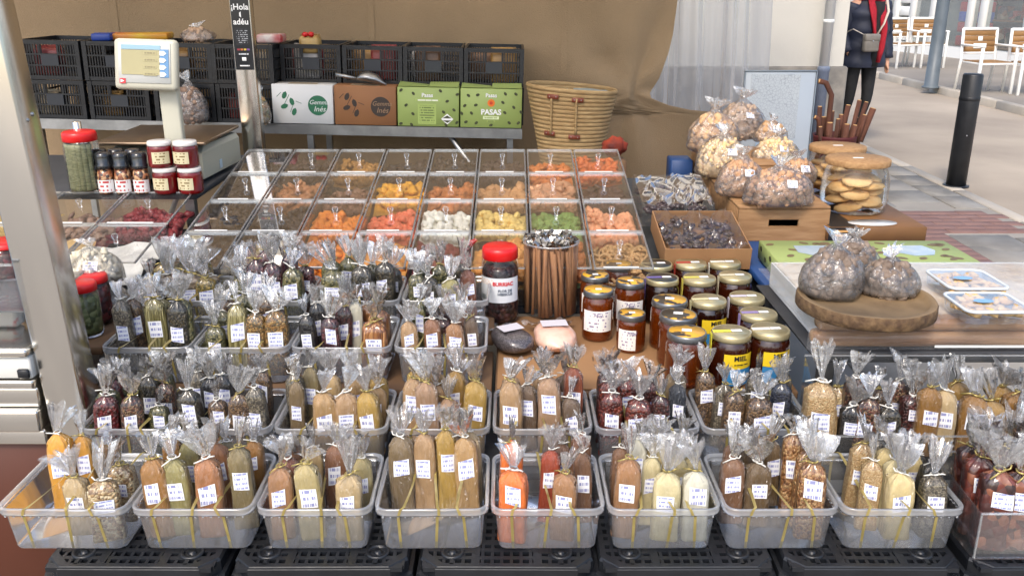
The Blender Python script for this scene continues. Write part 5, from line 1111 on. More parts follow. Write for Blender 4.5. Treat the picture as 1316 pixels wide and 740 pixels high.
scm = slat_crate(CW - .006, .38, .185)
def back_crate(x, z, y, label):
    t = thing('slatted_crate', label, 'crate', (x, y, z), rb.uniform(-.02, .02), 'black slatted crates on the rear shelf', ry=RY)
    for n_, me in scm: ob(n_, me, t)
    return t
M_pk = [mat('packet_' + str(k), c_, .4, c2=c2_, scale=9) for k, (c_, c2_) in enumerate(((C(200, 190, 170), C(150, 130, 100)), (C(120, 40, 44), C(160, 80, 70)), (C(180, 140, 80), C(120, 90, 50)), (C(210, 208, 204), C(170, 165, 160)), (C(130, 96, 66), C(90, 66, 48))))]
def packet(x, y, z, w_, h, d, m, label, rz=0, ry=0, name='packet'):
    t = thing(name, label, 'packet', (x, y, z), rz, None, ry=ry)
    part(MB().rbox(-w_ / 2, w_ / 2, 0, d, 0, h, min(d, w_, h) * .22, 2), 'wrapper', m, t)
    part(MB().grid(lambda u, v: ((u - .5) * w_ * .96, d / 2 + .008 * math.sin(u * 20), h - .003 + v * h * .13), 12, 1), 'seal', m, t); return t
cxs = [pX(p_, 4.45, 1.0) for p_ in (72, 154, 238, 317, 397, 477, 556, 634)]
cnames = ['at the steel post end', 'behind the scale display', 'beside the scale display', 'behind the sticker post', 'above the white carton', 'above the kraft carton', 'above the plain green carton', 'above the raisin carton']
BCY = 4.445
for k, x in enumerate(cxs):
    yb_ = BCY + (.0 if k < 4 else .11)
    back_crate(x, shelf_z(x) + .002, yb_, f'black slatted crate {cnames[k]}, on the shelf board')
    back_crate(x + rb.uniform(-.006, .006), shelf_z(x) + .19, yb_ + .0, f'black slatted crate {cnames[k]}, upper layer')
    zz = shelf_z(x) + .205
    if k in (0, 1, 2, 3): packet(x - .05, yb_ + .03, shelf_z(x) + .018, .10, .11, .06, M_pk[(k * 2) % 5], ['cream packet', 'brown packet', 'pale packet', 'tan packet'][k] + f' inside the lower crate {cnames[k]}')
    packet(x + (.05 if k % 2 else -.03), yb_ + .04, zz, .13, .13 if k < 4 else .155, .07, M_pk[(k * 3 + 1) % 5], f'{["wine red packet", "tan packet", "dark red packet", "white packet", "kraft packet", "yellowish card packet", "pale folded packet", "white packet"][k]} inside the crate {cnames[k]}')
    if k > 3: packet(x - .05, yb_ + .14, zz, .16, .14, .08, M_pk[(k + 2) % 5], f'{["cream", "wine red", "brown", "cream and tan"][k - 4]} rear packet inside the crate {cnames[k]}')
# loose things on top of the crates
packet(pX(172, 4.5, 1.3), 4.52, shelf_z(cxs[1]) + .378, .30, .03, .16, mat('yellow_pack', C(206, 168, 40), .35, c2=C(190, 60, 50), scale=5), 'flat yellow and red packet lying on the crate behind the scale', .15)
packet(pX(134, 4.5, 1.3), 4.46, shelf_z(cxs[1]) + .376, .09, .035, .1, mat('blue_pack', C(30, 60, 140), .35), 'small blue packet on the crate rim behind the scale', .1)
packet(pX(345, 4.5, 1.3), 4.5, shelf_z(cxs[3]) + .378, .12, .04, .12, mat('red_white_pack', C(206, 196, 190), .4, c2=C(170, 40, 50), scale=10), 'small red and white box on the crate behind the sticker post')
t = packet(pX(394, 4.5, 1.2), 4.57, shelf_z(cxs[4]) + .33, .10, .085, .09, mat('gold_gift', C(190, 160, 100), .4, c2=C(150, 120, 70), scale=14), 'gold gift packet with a red bow in the crate above the white carton')
part(MB().blob((-.012, .0, .092), (.016, .01, .012), None, ICO2, .2).blob((.014, .0, .092), (.016, .01, .012), None, ICO2, .2), 'bow', M_red, t)
p = ony(252, 60, 4.5)
nut_bag('pale crumpled bag with red band on top of the crate beside the scale display', p.x, 4.55, shelf_z(cxs[2]) + .376, .17, .12, .07, ((C(176, 140, 110), C(196, 170, 146)), .016, (1, 1, .8)), 41, group='bags on the rear shelf', cat='bag', n=50, lab=False)
p = ony(246, 147, 4.36)
nut_bag('film bag of whole garlic coloured nuts in front of the crates by the scale', p.x, 4.36, shelf_z(p.x) + .006, .165, .10, .20, ((C(116, 90, 74), C(160, 132, 112)), .017, (1, 1, .95)), 43, group='bags on the rear shelf', cat='nut bag', n=90, lab=False)
p = ony(341, 140, 4.36)
nut_bag('small green and tan bag between the sticker post and the white carton', p.x - .02, 4.36, shelf_z(p.x) + .006, .09, .07, .15, ((C(120, 120, 64), C(170, 130, 90)), .016, (1, .8, .8)), 45, group='bags on the rear shelf', cat='bag', n=50, lab=False)
# cartons
def carton(px0, px1, ytop, m, label, flap=True):
    x0, x1 = pX(px0, SY - .0, SZ + .1), pX(px1, SY, SZ + .1); xm = (x0 + x1) / 2; h = .188; W = (x1 - x0) / 2
    t = thing('carton', label, 'carton', (xm, SY + .006, shelf_z(xm) + .006), 0, None, ry=RY)
    part(MB().rbox(-W, W, 0, .125, 0, h, .002, 1), 'box', m, t)
    if flap:
        for sx, a in ((-1, .16), (1, -.12)): part(MB().grid(lambda u, v: ((u - .5) * W * .96 + sx * W * .5, .004 + v * .11, h + .004 + .014 * v * u * (1 if sx > 0 else 0) + .012 * (1 - u) * v), 4, 3), 'flap', m, t)
    return t, W, h
M_wcart = mat('white_carton', C(222, 222, 220), .55, c2=C(212, 212, 210), scale=3); M_kcart = mat('kraft_carton', C(150, 104, 66), .7, c2=C(138, 94, 60), scale=4)
M_lg = mat('leaf_green_ink', C(44, 110, 78), .5); M_db = mat('dark_brown_ink', C(52, 42, 36), .5)
for (a, b_, m, ink, txt, lab) in ((349, 427, M_wcart, M_lg, M_paper, 'white carton with green almond print and round green emblem'), (429, 508, M_kcart, M_db, mat('kraft_print', C(150, 120, 92), .6), 'kraft brown carton with dark almond print and round dark emblem')):
    t, W, h = carton(a, b_, 118, m, lab, False)
    em = part(MB().prism(oval(.048, .048, 28), -.0006, .0002), 'emblem', ink, t, loc=(W * .50, -.0005, h * .48))
    text('lettering', 'Gemma', .030, txt, em, (.006, -.0012, .014), shear=.25); text('lettering', 'Inés', .036, txt, em, (.008, -.0012, -.018), shear=.25)
    for (x, z, ang) in ((-.34, .72, .4), (-.10, .56, -.3), (-.36, .44, 1.2), (-.04, .30, .35)):
        part(MB().prism([(0, .021), (.009, .012), (.0115, 0), (.008, -.013), (0, -.018), (-.008, -.013), (-.0115, 0), (-.009, .012)], -.0006, .0002), 'almond_print', ink, t, loc=(W * (x - .25), -.0005, h * z), rot=(0, ang, 0))
    for (x, z, ang, l) in ((-.52, .74, .8, .03), (.12, .55, -1.2, .03), (-.28, .60, .5, .06), (-.1, .42, .4, .05)): part(MB().box(-.0012, .0012, -.0005, .0002, -l / 2, l / 2), 'twig_print', ink, t, loc=(W * (x - .25), -.0004, h * z), rot=(0, ang, 0))
    part(MB().box(-W * .5, W * .45, .03, .09, h + .0004, h + .0012), 'tape', mat('packing_tape', C(180, 160, 130), .3), t)
M_gcart = mat('green_carton', C(150, 168, 96), .55, c2=C(142, 160, 90), scale=3)
t, W, h = carton(510, 589, 112, M_gcart, 'green carton with black raisin prints and lines of small text')
spots(t, [(W * x, h * z) for x, z in ((-.88, .92), (-.48, .84), (.40, .92), (.95, .84), (.62, .66), (-.72, .54), (-.5, .32), (.5, .38), (.84, .44), (-.9, .06), (-.55, .04), (.58, .05), (.94, .12))], .0095, .0065, M_grape, -.001, 4)
text('lettering', 'Pasas', .026, M_paper, t, (-.004, -.0008, h * .80), bold=.0006)
part(MB().box(-W * .42, W * .40, -.0009, -.0003, h * .64, h * .71), 'small_print', printed('carton_line', C(158, 178, 98), C(232, 236, 216), 1, 16, .36), t)
part(MB().box(-W * .34, W * .26, -.0009, -.0003, h * .06, h * .58), 'small_print', printed('carton_text', C(158, 178, 98), C(96, 112, 60), 8, 10, .42), t)
em = part(MB().prism([(.0, .026), (.03, 0), (0, -.026), (-.03, 0)], -.0009, -.0002), 'diamond_emblem', M_paper, t, loc=(W * .62, 0, h * .20)); part(MB().prism([(.0, .018), (.022, .004), (-.022, .004)], -.0014, -.001).prism([(.0, -.018), (-.022, -.006), (.022, -.006)], -.0014, -.001), 'emblem_mark', M_grape, em)
t, W, h = carton(591, 670, 112, M_gcart, 'green raisin carton with orange seal and white lettering')
spots(t, [(W * x, h * z) for x, z in ((-.74, .82), (-.44, .84), (.46, .88), (.80, .88), (.38, .66), (-.86, .56), (-.5, .58), (.74, .54), (-.64, .37), (.45, .40), (-.96, .36), (-.82, .14), (-.48, .12), (.0, .07), (.6, .14), (.90, .14), (.98, .42))], .0095, .0065, M_grape, -.001, 6)
text('lettering', 'Pasas', .026, M_paper, t, (0, -.0008, h * .83), bold=.0006); text('lettering', 'PASAS', .036, M_paper, t, (0, -.0008, h * .40), bold=.0012)
part(MB().box(-W * .26, W * .26, -.0009, -.0003, h * .22, h * .30), 'white_band', printed('carton_band', C(210, 222, 176), C(160, 176, 120), 1, 10, .4), t)
part(MB().prism(oval(.018, .018, 18), -.0009, -.0002), 'orange_seal', mat('orange_ink', C(220, 112, 36), .5), t, loc=(0, 0, h * .64)); part(MB().prism(oval(.008, .008, 12), -.0014, -.001), 'seal_centre', mat('red_orange_ink', C(190, 60, 30), .5), t, loc=(0, 0, h * .64))
part(MB().box(-W * .13, W * .13, -.0009, -.0003, h * .15, h * .19), 'small_print', printed('carton_band2', C(158, 178, 98), C(60, 70, 40), 1, 8, .35), t)
# metal scoop on the kraft carton
zc = shelf_z(cxs[5]) + .2
sc_ = thing('metal_scoop', 'shiny metal scoop lying across the kraft carton', 'scoop', (pX(463, 4.45, 1.1), 4.47, zc + .012), .0, None, ry=.18)
part(MB().tube([(-.125, 0, .012), (-.02, 0, .010)], .0085, 10), 'handle', M_alu, sc_)
part(MB().loft([[(x, q * .045 * math.sin(a) , .004 + q * .042 * (1 + math.cos(a)) * .6) for a in [R(-150 + 300 * k / 14) for k in range(15)]] for x, q in ((-.02, .3), (.0, .8), (.03, 1), (.075, .85), (.125, .15))], True, False, False, closed=False), 'bowl', M_alu, sc_)

# straw basket
M_straw = mat('straw', C(178, 150, 106), .8, c2=C(156, 126, 84), scale=18, bump=.6, bscale=70, stretch=(1, 1, 6))
a, b_ = ony(680, 112, 4.35), ony(798, 118, 4.35); bxm = (a.x + b_.x) / 2; rt = (b_.x - a.x) / 2; zb, ztp = .602, a.z
bk = thing('straw_basket', 'tall woven straw basket with brown leather tabs on the stool', 'basket', (bxm - .012, 4.40, zb)); H = ztp - zb
mb = MB(); nring = 25; rings = []
def brad(t_): return rt * (.60 + .40 * t_ ** 1.25)
for k in range(nring):
    t0, t1 = k / nring, (k + 1) / nring; zz = (t0 + t1) / 2 * H; r_ = brad((t0 + t1) / 2); hh = H / nring * .56
    n = 40; ring = []
    prof_ = [(hh * math.sin(6.283 * q / 8), .0055 * math.cos(6.283 * q / 8)) for q in range(8)]
    rings_ = []
    for q in range(8):
        dz, dr = prof_[q]; rings_.append([((r_ + dr) * math.cos(6.283 * i / n) + .03 * (zz / H) ** 2 * 0, (r_ + dr) * .78 * math.sin(6.283 * i / n), zz + dz + .018 * (zz / H) ** 2 * math.cos(6.283 * i / n * 1 + 3.14)) for i in range(n)])
    rings_.append(rings_[0])
    part(MB().loft(rings_, True, False, False), 'straw_coil', M_straw, bk)
part(MB().lathe([(brad(0) * .97, .0), (brad(0) * .97, .012)], 30), 'base', M_straw, bk, scale=(1, .78, 1))
part(MB().grid(lambda u, v: ((u - .5) * rt * 1.7 * math.sqrt(max(.02, 1 - (2 * v - 1) ** 2)), (v - .5) * rt * 1.3, H * .93 + .02 * noise.noise(Vector((u * 5, v * 5, 2)))), 14, 14), 'cloth_lining', mat('pale_lining', C(140, 148, 144), .8), bk)
M_lea = mat('brown_leather', C(112, 52, 32), .5)
for (px, py) in ((711, 126), (743, 130), (707, 175), (739, 179)):
    q = ony(px, py, 4.2); tt = max(0, min(1, (q.z - zb) / H)); r_ = brad(tt) + .014; xx = q.x - (bxm - .012); an = math.asin(max(-1, min(1, xx / r_)))
    t2 = part(MB().rbox(-.028, .028, -.003, .003, -.011, .011, .0025, 1), 'leather_tab', M_lea, bk, loc=(r_ * math.sin(an), -r_ * .78 * math.cos(an), q.z - zb), rot=(0, .05, an * .8))
    part(MB().blob((-.016, -.003, 0), (.003, .002, .003)).blob((.016, -.003, 0), (.003, .002, .003)), 'rivet', M_alu, t2)
for px in (709, 741):
    q = ony(px, 150, 4.2); xx = q.x - (bxm - .012); pts = []
    for k in range(9):
        zz = (ony(px, 128, 4.2).z * (1 - k / 8) + ony(px, 176, 4.2).z * k / 8) - zb; r_ = brad(zz / H) + .014; an = math.asin(max(-1, min(1, xx / r_))); pts.append((r_ * math.sin(an), -r_ * .78 * math.cos(an), zz))
    part(MB().tube(pts, .006, 6), 'strap_cord', M_straw, bk)

# ------------------------------------------------------------------ scale and the small jars at its foot
M_ivory = mat('ivory_plastic', C(184, 182, 166), .4); M_ivory2 = mat('grey_ivory_plastic', C(176, 174, 158), .45)
a, b_ = ony(120, 183, 3.46), ony(263, 183, 3.46); xs0, xs1, zp = a.x, b_.x, a.z
sca = thing('price_scale', 'ivory shop scale with steel pan and tilted display on a column', 'scale', ((xs0 + xs1) / 2, 3.46, .8015)); W = (xs1 - xs0) / 2; hz = zp - .8015
part(MB().loft([[(x * (1 - ins), y0_, z) for x, y0_ in ((-W + .03, .04 + ins), (W - .03, .04 + ins), (W - .0, .44), (-W + .0, .44))] for z, ins in ((0.02, .0), (hz - .05, .0), (hz - .03, .06))], False), 'housing', M_ivory2, sca)
part(MB().rbox(-W + .05, W - .05, .06, .42, 0, .019, .003, 1), 'feet_plate', M_dark, sca)
part(MB().rbox(-W, W, 0, .46, hz - .014, hz, .005, 2), 'pan', mat('pan_steel', C(150, 132, 112), .32, .9, c2=C(130, 112, 94), scale=4), sca)
part(MB().rbox(-W + .12, W - .12, .08, .40, hz - .029, hz - .015, .004, 1), 'pan_support', M_dark, sca)
part(MB().box(W - .0205, W - .0195, .2, .26, .07, .11), 'sticker', mat('orange_sticker', C(196, 150, 60), .4), sca, rot=(0, 0, 0)); part(MB().box(W - .0165, W - .0155, .2, .28, .03, .066), 'sticker', printed('scale_sticker', C(190, 206, 216), C(60, 90, 130), 3, 8, .45), sca)
c0, c1 = ony(225, 176, 3.44), ony(217, 108, 3.42)
cxl = (c0.x + c1.x) / 2 - (xs0 + xs1) / 2
part(MB().rbox(cxl - .036, cxl + .036, -.05, -.012, .0, c1.z - .8015 + .03, .008, 2), 'column', M_ivory, sca)
dc = ony(190, 82, 3.40)
dh = part(MB().rbox(-.118, .118, -.0, .04, -.092, .092, .016, 3), 'display_head', M_ivory, sca, loc=(dc.x - (xs0 + xs1) / 2, -.09, dc.z - .8015), rot=(-.18, R(1.5), -.06))
part(MB().rbox(-.098, .098, -.0015, .0015, -.072, .072, .001, 1), 'face_plate', mat('face_grey', C(188, 190, 186), .4), dh, loc=(0, -.0018, .004))
scr = part(MB().box(-.085, .058, -.001, .001, -.044, .044), 'screen', mat('lcd', C(166, 158, 116), .25, c2=C(158, 150, 110), scale=6), dh, loc=(0, -.0048, .006))
part(MB().box(-.085, .062, -.001, .001, -.008, .008), 'blue_band', mat('pale_blue_print', C(136, 170, 184), .4), dh, loc=(0, -.0048, .060))
part(MB().box(.0595, .092, -.001, .001, -.050, .050), 'blue_key_panel', mat('key_blue', C(90, 134, 176), .4), dh, loc=(0, -.0048, .004))
for k in range(4):
    part(MB().prism([(-.014, -.008), (.002, -.008), (.011, 0), (.002, .008), (-.014, .008)], -.0008, .0008), 'key_arrow', M_paper, dh, loc=(.073, -.0066, .040 - k * .025))
    part(MB().box(-.03, .02, -.0003, .0003, -.006, .006), 'digits', printed('digits', C(162, 154, 113), C(128, 120, 88), 1, 9, .42), dh, loc=(.028, -.0064, .040 - k * .025))
part(MB().box(-.011, .011, -.0008, .0008, -.009, .009), 'red_logo', mat('logo_red', C(196, 40, 50), .4), dh, loc=(-.082, -.0045, -.062)); part(MB().prism([(-.007, -.006), (.007, .0), (-.007, .006)], -.0006, .0006), 'logo_mark', M_paper, dh, loc=(-.082, -.0058, -.062))
# jam jars
M_jam = mat('red_jam', C(120, 12, 14), .12, coat=.6, c2=C(86, 8, 12), scale=8); M_lidw = mat('white_lid', C(214, 210, 206), .35)
M_jl = printed('jam_label', C(206, 196, 160), C(120, 100, 60), 4, 8, .52)
for px, lo in ((204, 1), (237, 1), (211, 0), (243, 0)):
    q = ony(px, 180 if lo else 214, 3.33); hj = .098
    zz = .8015 if not lo else .8015 + hj + .001
    t, ld = jar('jam_jar', ('red jam jar with cream label stacked on top, ' if lo else 'red jam jar with white lid under another jar, ') + ('nearer the pepper grinders' if px < 220 else 'nearer the sweets bins'), 'jam jar', (pX(px, 3.33, zz + .05), 3.345, zz), .0455, hj, 'red jam jars stacked two by two', M_jam, M_lidw, M_lidw, .016)
    part(round_label(.0455, .018, .062, -58 if px % 2 else -20, 30 if px % 2 else 62), 'paper_label', M_jl, t)
# red lidded jar of rolled leaves
q = ony(96, 170, 3.33); t = big_jar('leaf_jar', 'red lidded clear jar of rolled pale green leaf bundles', (q.x, 3.36, .8015), .064, q.z - .8015, mat('leaf_core', C(96, 92, 66), .8), M_red, .88, core=.45)
for k in range(7):
    a = -.6 - k * .36; rr_ = .044; m = MB()
    m.lathe([(.0135 + (.0012 if q_ % 2 else -.001), .012 + q_ * .0125) for q_ in range(15)], 10, (rr_ * math.cos(a), rr_ * math.sin(a), 0)); part(m, 'leaf_roll', mat('leaf_roll', C(150, 150, 112), .7, c2=C(110, 112, 78), scale=30, stretch=(1, 1, 6), bump=.3), t)
# pepper grinders
M_gl = printed('grinder_label', C(226, 224, 222), C(180, 60, 60), 3, 8, .5); M_gr = grainy('grinder_mix', [C(150, 90, 50), C(60, 44, 36), C(190, 150, 110), C(110, 60, 40)], 90, .4, (1, 1, 1), .4)
for k, (px, yy) in enumerate(((131, 3.345), (153, 3.345), (177, 3.345), (126, 3.42), (148, 3.42), (170, 3.42))):
    q = ony(px, 193, yy); t = thing('pepper_grinder', ['black capped grinder of pale spices next to the leaf jar', 'black capped grinder with red printed label between two others', 'black capped grinder of dark spices next to the jam jars', 'rear black capped grinder behind the grinder by the leaf jar', 'rear black capped grinder behind the red printed one', 'rear black capped grinder behind the one by the jam jars'][k], 'grinder', (q.x, yy, .8015), 0, 'pepper grinders'); hz_ = .155; r_ = .030
    part(MB().lathe([(r_ * .95, 0), (r_, .004), (r_, hz_ * .42), (r_ * .85, hz_ * .6)], 18), 'glass_body', M_gr, t)
    part(MB().lathe([(r_ * .9, hz_ * .6), (r_ * 1.02, hz_ * .61), (r_ * 1.02, hz_ * .70), (r_ * .92, hz_ * .72), (r_ * .98, hz_ * .9), (r_ * .9, hz_ * .98), (r_ * .5, hz_)], 18), 'cap', mat('smoky_cap', C(34, 36, 40), .18, coat=.5), t)
    part(round_label(r_, .006, hz_ * .34, -75, 75, 10), 'paper_label', M_gl, t)
q = ony(63, 170, 3.2); q2 = ony(66, 216, 3.2)
tag(MB().lathe([(.016, .0), (.016, q.z - .80), (.012, q.z - .798)], 14).obj('steel_peg', M_steel, None, (q2.x, 3.44, .8015)), 'short upright steel peg beside the leaf jar', 'peg')

# ------------------------------------------------------------------ glass counter behind the wide post and goods beside it
XC = -1.165
gc = thing('glass_counter', 'stainless and glass counter behind the wide steel post', 'counter', (XC, 2.0, 0))
part(MB().rbox(-1.2, -.01, .02, .2, 0, .455, .004, 1), 'brown_panel', mat('red_brown_panel', C(96, 52, 36), .5, c2=C(84, 44, 30), scale=3), gc)
for z0, z1, y0 in ((.457, .50, .0), (.502, .56, -.02), (.562, .615, .0), (.617, .64, -.015), (.642, .70, -.01), (.702, .722, -.02)): part(MB().rbox(-1.2, .0, y0, .2, z0, z1, .006, 2), 'steel_rail', M_steel if z0 != .642 else M_white, gc)
part(MB().rbox(-.030, -.002, -.022, -.012, .648, .672, .003, 1), 'latch', M_dark, gc)
part(MB().box(-1.2, 0, -.012, -.008, .7225, .93), 'glass', M_acryl, gc); part(MB().box(-1.2, 0, -.013, -.007, .9302, .936), 'glass_edge', M_edge, gc)
part(MB().box(-1.2, -.01, .03, .34, .80, .805), 'glass_shelf', M_edge, gc)
M_gh = grainy('greenleaf', [C(110, 120, 70), C(140, 146, 96), C(84, 92, 54)], 60, .5, (1, 1, 1), .3)
M_rdk = grainy('redpetal', [C(90, 16, 20), C(120, 26, 30), C(60, 12, 16)], 60, .5, (1, 1, 1), .3)
for (px, py, Y, r_, h, m, lab) in ((104, 362, 2.42, .042, .20, M_gh, 'red lidded jar of green leaves beside the wide steel post'), (118, 352, 2.52, .044, .20, M_rdk, 'red lidded jar of dark red petals behind the green leaf jar')):
    q = ony(px, py, Y); zt = q.z; bt = max(.59, zt - h); big_jar('tea_jar', lab, (q.x, Y, bt), r_, zt - bt, m, M_red)
table('small board under the tea jars and bean bags', -1.42, -1.155, 2.33, 2.72, .586, M_tabl)
for (px, py, lab) in ((15, 352, 'red lidded jar on the counter glass shelf, nearer the post'), (-22, 352, 'red lidded jar on the counter glass shelf, farther from the post')):
    q = ony(px, py, 2.3); big_jar('counter_jar', lab, (q.x, 2.3, .806), .055, max(.10, q.z - .806), M_rdk, M_red)
for k, (px, lab) in enumerate(((38, 'white and red tea packet inside the glass counter near the post'), (8, 'green printed tea packet inside the glass counter'), (-18, 'pale tea packet deep inside the glass counter'))):
    q = ony(px, 430, 2.15); packet(q.x - .06, 2.12 + .02 * k, .7235, .10, .072, .05, (mat('tea_red', C(210, 204, 196), .4, c2=C(190, 40, 44), scale=12, contrast=(.55, .6)), mat('tea_green', C(200, 200, 186), .4, c2=C(110, 130, 60), scale=10), M_pk[3])[k], lab)
BEAN = ((C(222, 214, 192), C(206, 196, 170)), .013, (1.5, .95, .7))
p = onz(122, 440, .588)
nut_bag('film bag of white beans resting on another bean bag', -1.275, 2.60, .588 + .098, .185, .15, .115, BEAN, 51, cat='bean bag', group='bags of beans', n=150)
nut_bag('film bag of white beans under the other bean bag', -1.27, 2.60, .588, .20, .16, .10, ((C(200, 192, 172), C(170, 160, 140)), .012, (1.5, .95, .7)), 53, cat='bean bag', group='bags of beans', n=120, lab=False)

# ------------------------------------------------------------------ map board
q0, q1 = ony(965, 95, 4.62), ony(1058, 95, 4.62)
mp_ = thing('map_board', 'pale blue framed street map board leaning by the house wall', 'map board', ((q0.x + q1.x) / 2, 4.72, 0), 0, None, rx=-.0); W = (q1.x - q0.x) / 2; HB = q0.z
part(MB().rbox(-W, W, .0, .02, .12, HB, .006, 1), 'panel', mat('pale_blue_panel', C(196, 203, 207), .4), mp_)
part(MB().rbox(-W - .005, W + .005, -.002, .022, HB + .0002, HB + .007, .002, 1).rbox(-W - .005, -W - .0005, -.002, .022, .1, HB, .001, 1).rbox(W + .0005, W + .005, -.002, .022, .1, HB, .001, 1), 'frame', mat('grey_frame', C(140, 150, 158), .4, .3), mp_)
def map_mat():
    m = bpy.data.materials.new('map_print'); t, b = nodes(m); L = t.links; b.inputs['Roughness'].default_value = .35
    tc = t.nodes.new('ShaderNodeTexCoord'); nz = t.nodes.new('ShaderNodeTexNoise'); nz.inputs['Scale'].default_value = 6; L.new(tc.outputs['Object'], nz.inputs['Vector'])
    mx = t.nodes.new('ShaderNodeMix'); mx.data_type = 'RGBA'; mx.inputs[0].default_value = .06; L.new(tc.outputs['Object'], mx.inputs[6]); L.new(nz.outputs['Color'], mx.inputs[7])
    v = t.nodes.new('ShaderNodeTexVoronoi'); v.feature = 'DISTANCE_TO_EDGE'; v.inputs['Scale'].default_value = 70; L.new(mx.outputs[2], v.inputs['Vector'])
    n2 = t.nodes.new('ShaderNodeTexNoise'); n2.inputs['Scale'].default_value = 12; L.new(tc.outputs['Object'], n2.inputs['Vector'])
    ad = t.nodes.new('ShaderNodeMath'); ad.operation = 'MULTIPLY'; L.new(v.outputs[0], ad.inputs[0]); L.new(n2.outputs[0], ad.inputs[1])
    r = t.nodes.new('ShaderNodeValToRGB'); r.color_ramp.elements[0].position = .004; r.color_ramp.elements[1].position = .035; r.color_ramp.elements[0].color = C(172, 178, 184); r.color_ramp.elements[1].color = C(206, 212, 214)
    L.new(ad.outputs[0], r.inputs[0]); L.new(r.outputs[0], b.inputs['Base Color']); return m
part(MB().box(-W + .03, W - .08, -.003, -.001, HB - .34, HB - .012), 'street_map', map_mat(), mp_)
part(MB().box(-W + .08, W - .11, -.003, -.001, HB - .39, HB - .36), 'caption', printed('map_caption', C(186, 204, 220), C(110, 124, 140), 2, 18, .45), mp_)
part(MB().box(-W + .02, -W + .05, .025, .05, 0, HB * .7), 'easel_leg', M_alu, mp_); part(MB().box(W - .05, W - .02, .025, .05, 0, HB * .7), 'easel_leg', M_alu, mp_)

# ------------------------------------------------------------------ walker in the street
pp = onz(1094, 188, 0); PX, PY = pp.x, pp.y
pe = thing('person', 'person walking in navy padded coat, black trousers and red scarf', 'person', (PX, PY, 0), R(14))
J = dict(pel=(0, 0, .94), sp=(0, 0, 1.12), ch=(0, -.01, 1.30), nk=(0, 0, 1.45), hd=(0, -.02, 1.53), ht=(0, -.015, 1.63),
         lh=(.09, 0, .88), lk=(.06, -.07, .48), la=(-.02, -.02, .09), lt=(-.03, -.16, .035), rh=(-.09, 0, .88), rk=(-.10, -.01, .48), ra=(-.12, .10, .10), rt=(-.12, -.02, .035),
         ls=(.17, 0, 1.37), le=(.25, .04, 1.11), lw=(.26, -.02, .86), lp=(.262, -.035, .80), rs=(-.17, 0, 1.37), re=(-.235, .04, 1.10), rw=(-.19, -.05, .93), rp=(-.17, -.06, .88))
E = [('pel', 'sp'), ('sp', 'ch'), ('ch', 'nk'), ('nk', 'hd'), ('hd', 'ht'), ('pel', 'lh'), ('lh', 'lk'), ('lk', 'la'), ('la', 'lt'), ('pel', 'rh'), ('rh', 'rk'), ('rk', 'ra'), ('ra', 'rt'), ('ch', 'ls'), ('ls', 'le'), ('le', 'lw'), ('lw', 'lp'), ('ch', 'rs'), ('rs', 're'), ('re', 'rw'), ('rw', 'rp')]
RADI = dict(pel=.13, sp=.12, ch=.13, nk=.055, hd=.085, ht=.075, lh=.09, lk=.055, la=.038, lt=.032, rh=.09, rk=.055, ra=.038, rt=.032, ls=.06, le=.045, lw=.03, lp=.028, rs=.06, re=.045, rw=.03, rp=.028)
for sd_, wn, sgn in (('l', 'lp', 1), ('r', 'rp', -1)):
    base = Vector(J[wn])
    for k in range(5):
        a = base + Vector((sgn * (-.012 if k == 4 else 0), -.022 + k * .013 if k < 4 else -.03, -.028 if k < 4 else -.01)); b2 = a + Vector((0, -.012 if k < 4 else -.02, -(.045, .055, .052, .04, .028)[k])); J[f'{sd_}f{k}a'] = tuple(a); J[f'{sd_}f{k}b'] = tuple(b2)
        E += [(wn, f'{sd_}f{k}a'), (f'{sd_}f{k}a', f'{sd_}f{k}b')]; RADI[f'{sd_}f{k}a'] = .010; RADI[f'{sd_}f{k}b'] = .008
ks = list(J); me = bpy.data.meshes.new('body'); me.from_pydata([J[k] for k in ks], [(ks.index(a), ks.index(b)) for a, b in E], [])
bo_ = bpy.data.objects.new('body', me); col.objects.link(bo_)
bo_.modifiers.new('skin', 'SKIN'); sbs = bo_.modifiers.new('sub', 'SUBSURF'); sbs.levels = 2; sbs.render_levels = 2
for k, n_ in enumerate(ks):
    v = me.skin_vertices[0].data[k]; v.radius = (RADI[n_], RADI[n_] * (.8 if n_ in ('pel', 'sp', 'ch') else 1)); v.use_root = n_ == 'pel'
dg = bpy.context.evaluated_depsgraph_get(); dg.update()
bme_ = bpy.data.meshes.new_from_object(bo_.evaluated_get(dg)); bpy.data.objects.remove(bo_)
M_skin = mat('skin', C(200, 150, 122), .5); M_trou = mat('black_trousers', C(20, 20, 22), .8, c2=C(28, 28, 30), scale=20); M_shoe = mat('brown_shoe', C(90, 58, 44), .5)
bme_.materials.clear()
for m_ in (M_skin, M_trou, M_shoe): bme_.materials.append(m_)
for f in bme_.polygons:
    f.use_smooth = True; z = f.center.z; f.material_index = 2 if z < .085 else (1 if z < 1.0 and abs(f.center.x) < .205 else 0)
body = ob('body', bme_, pe)
def ell(cx1, cy1, z, rx, ry, n=28, e=2.3): return [(cx1 + rx * superell(6.283 * k / n, e)[0], cy1 + ry * superell(6.283 * k / n, e)[1], z) for k in range(n)]
M_coat = mat('navy_coat', C(26, 32, 50), .6, c2=C(36, 42, 62), scale=7, bump=.5, bscale=9)
cr = []
for k in range(26):
    t_ = k / 25; z = .79 + t_ * .65
    rx = .225 - .008 * math.sin(t_ * 3.1) - (.0 if t_ < .8 else (t_ - .8) * .62); ry = .185 - (.0 if t_ < .75 else (t_ - .75) * .36); pf = .008 * math.sin(t_ * 26)
    cr.append(ell(0, .005, z, rx + pf, ry + pf))
part(MB().loft(cr, True, False, False), 'coat', M_coat, pe)
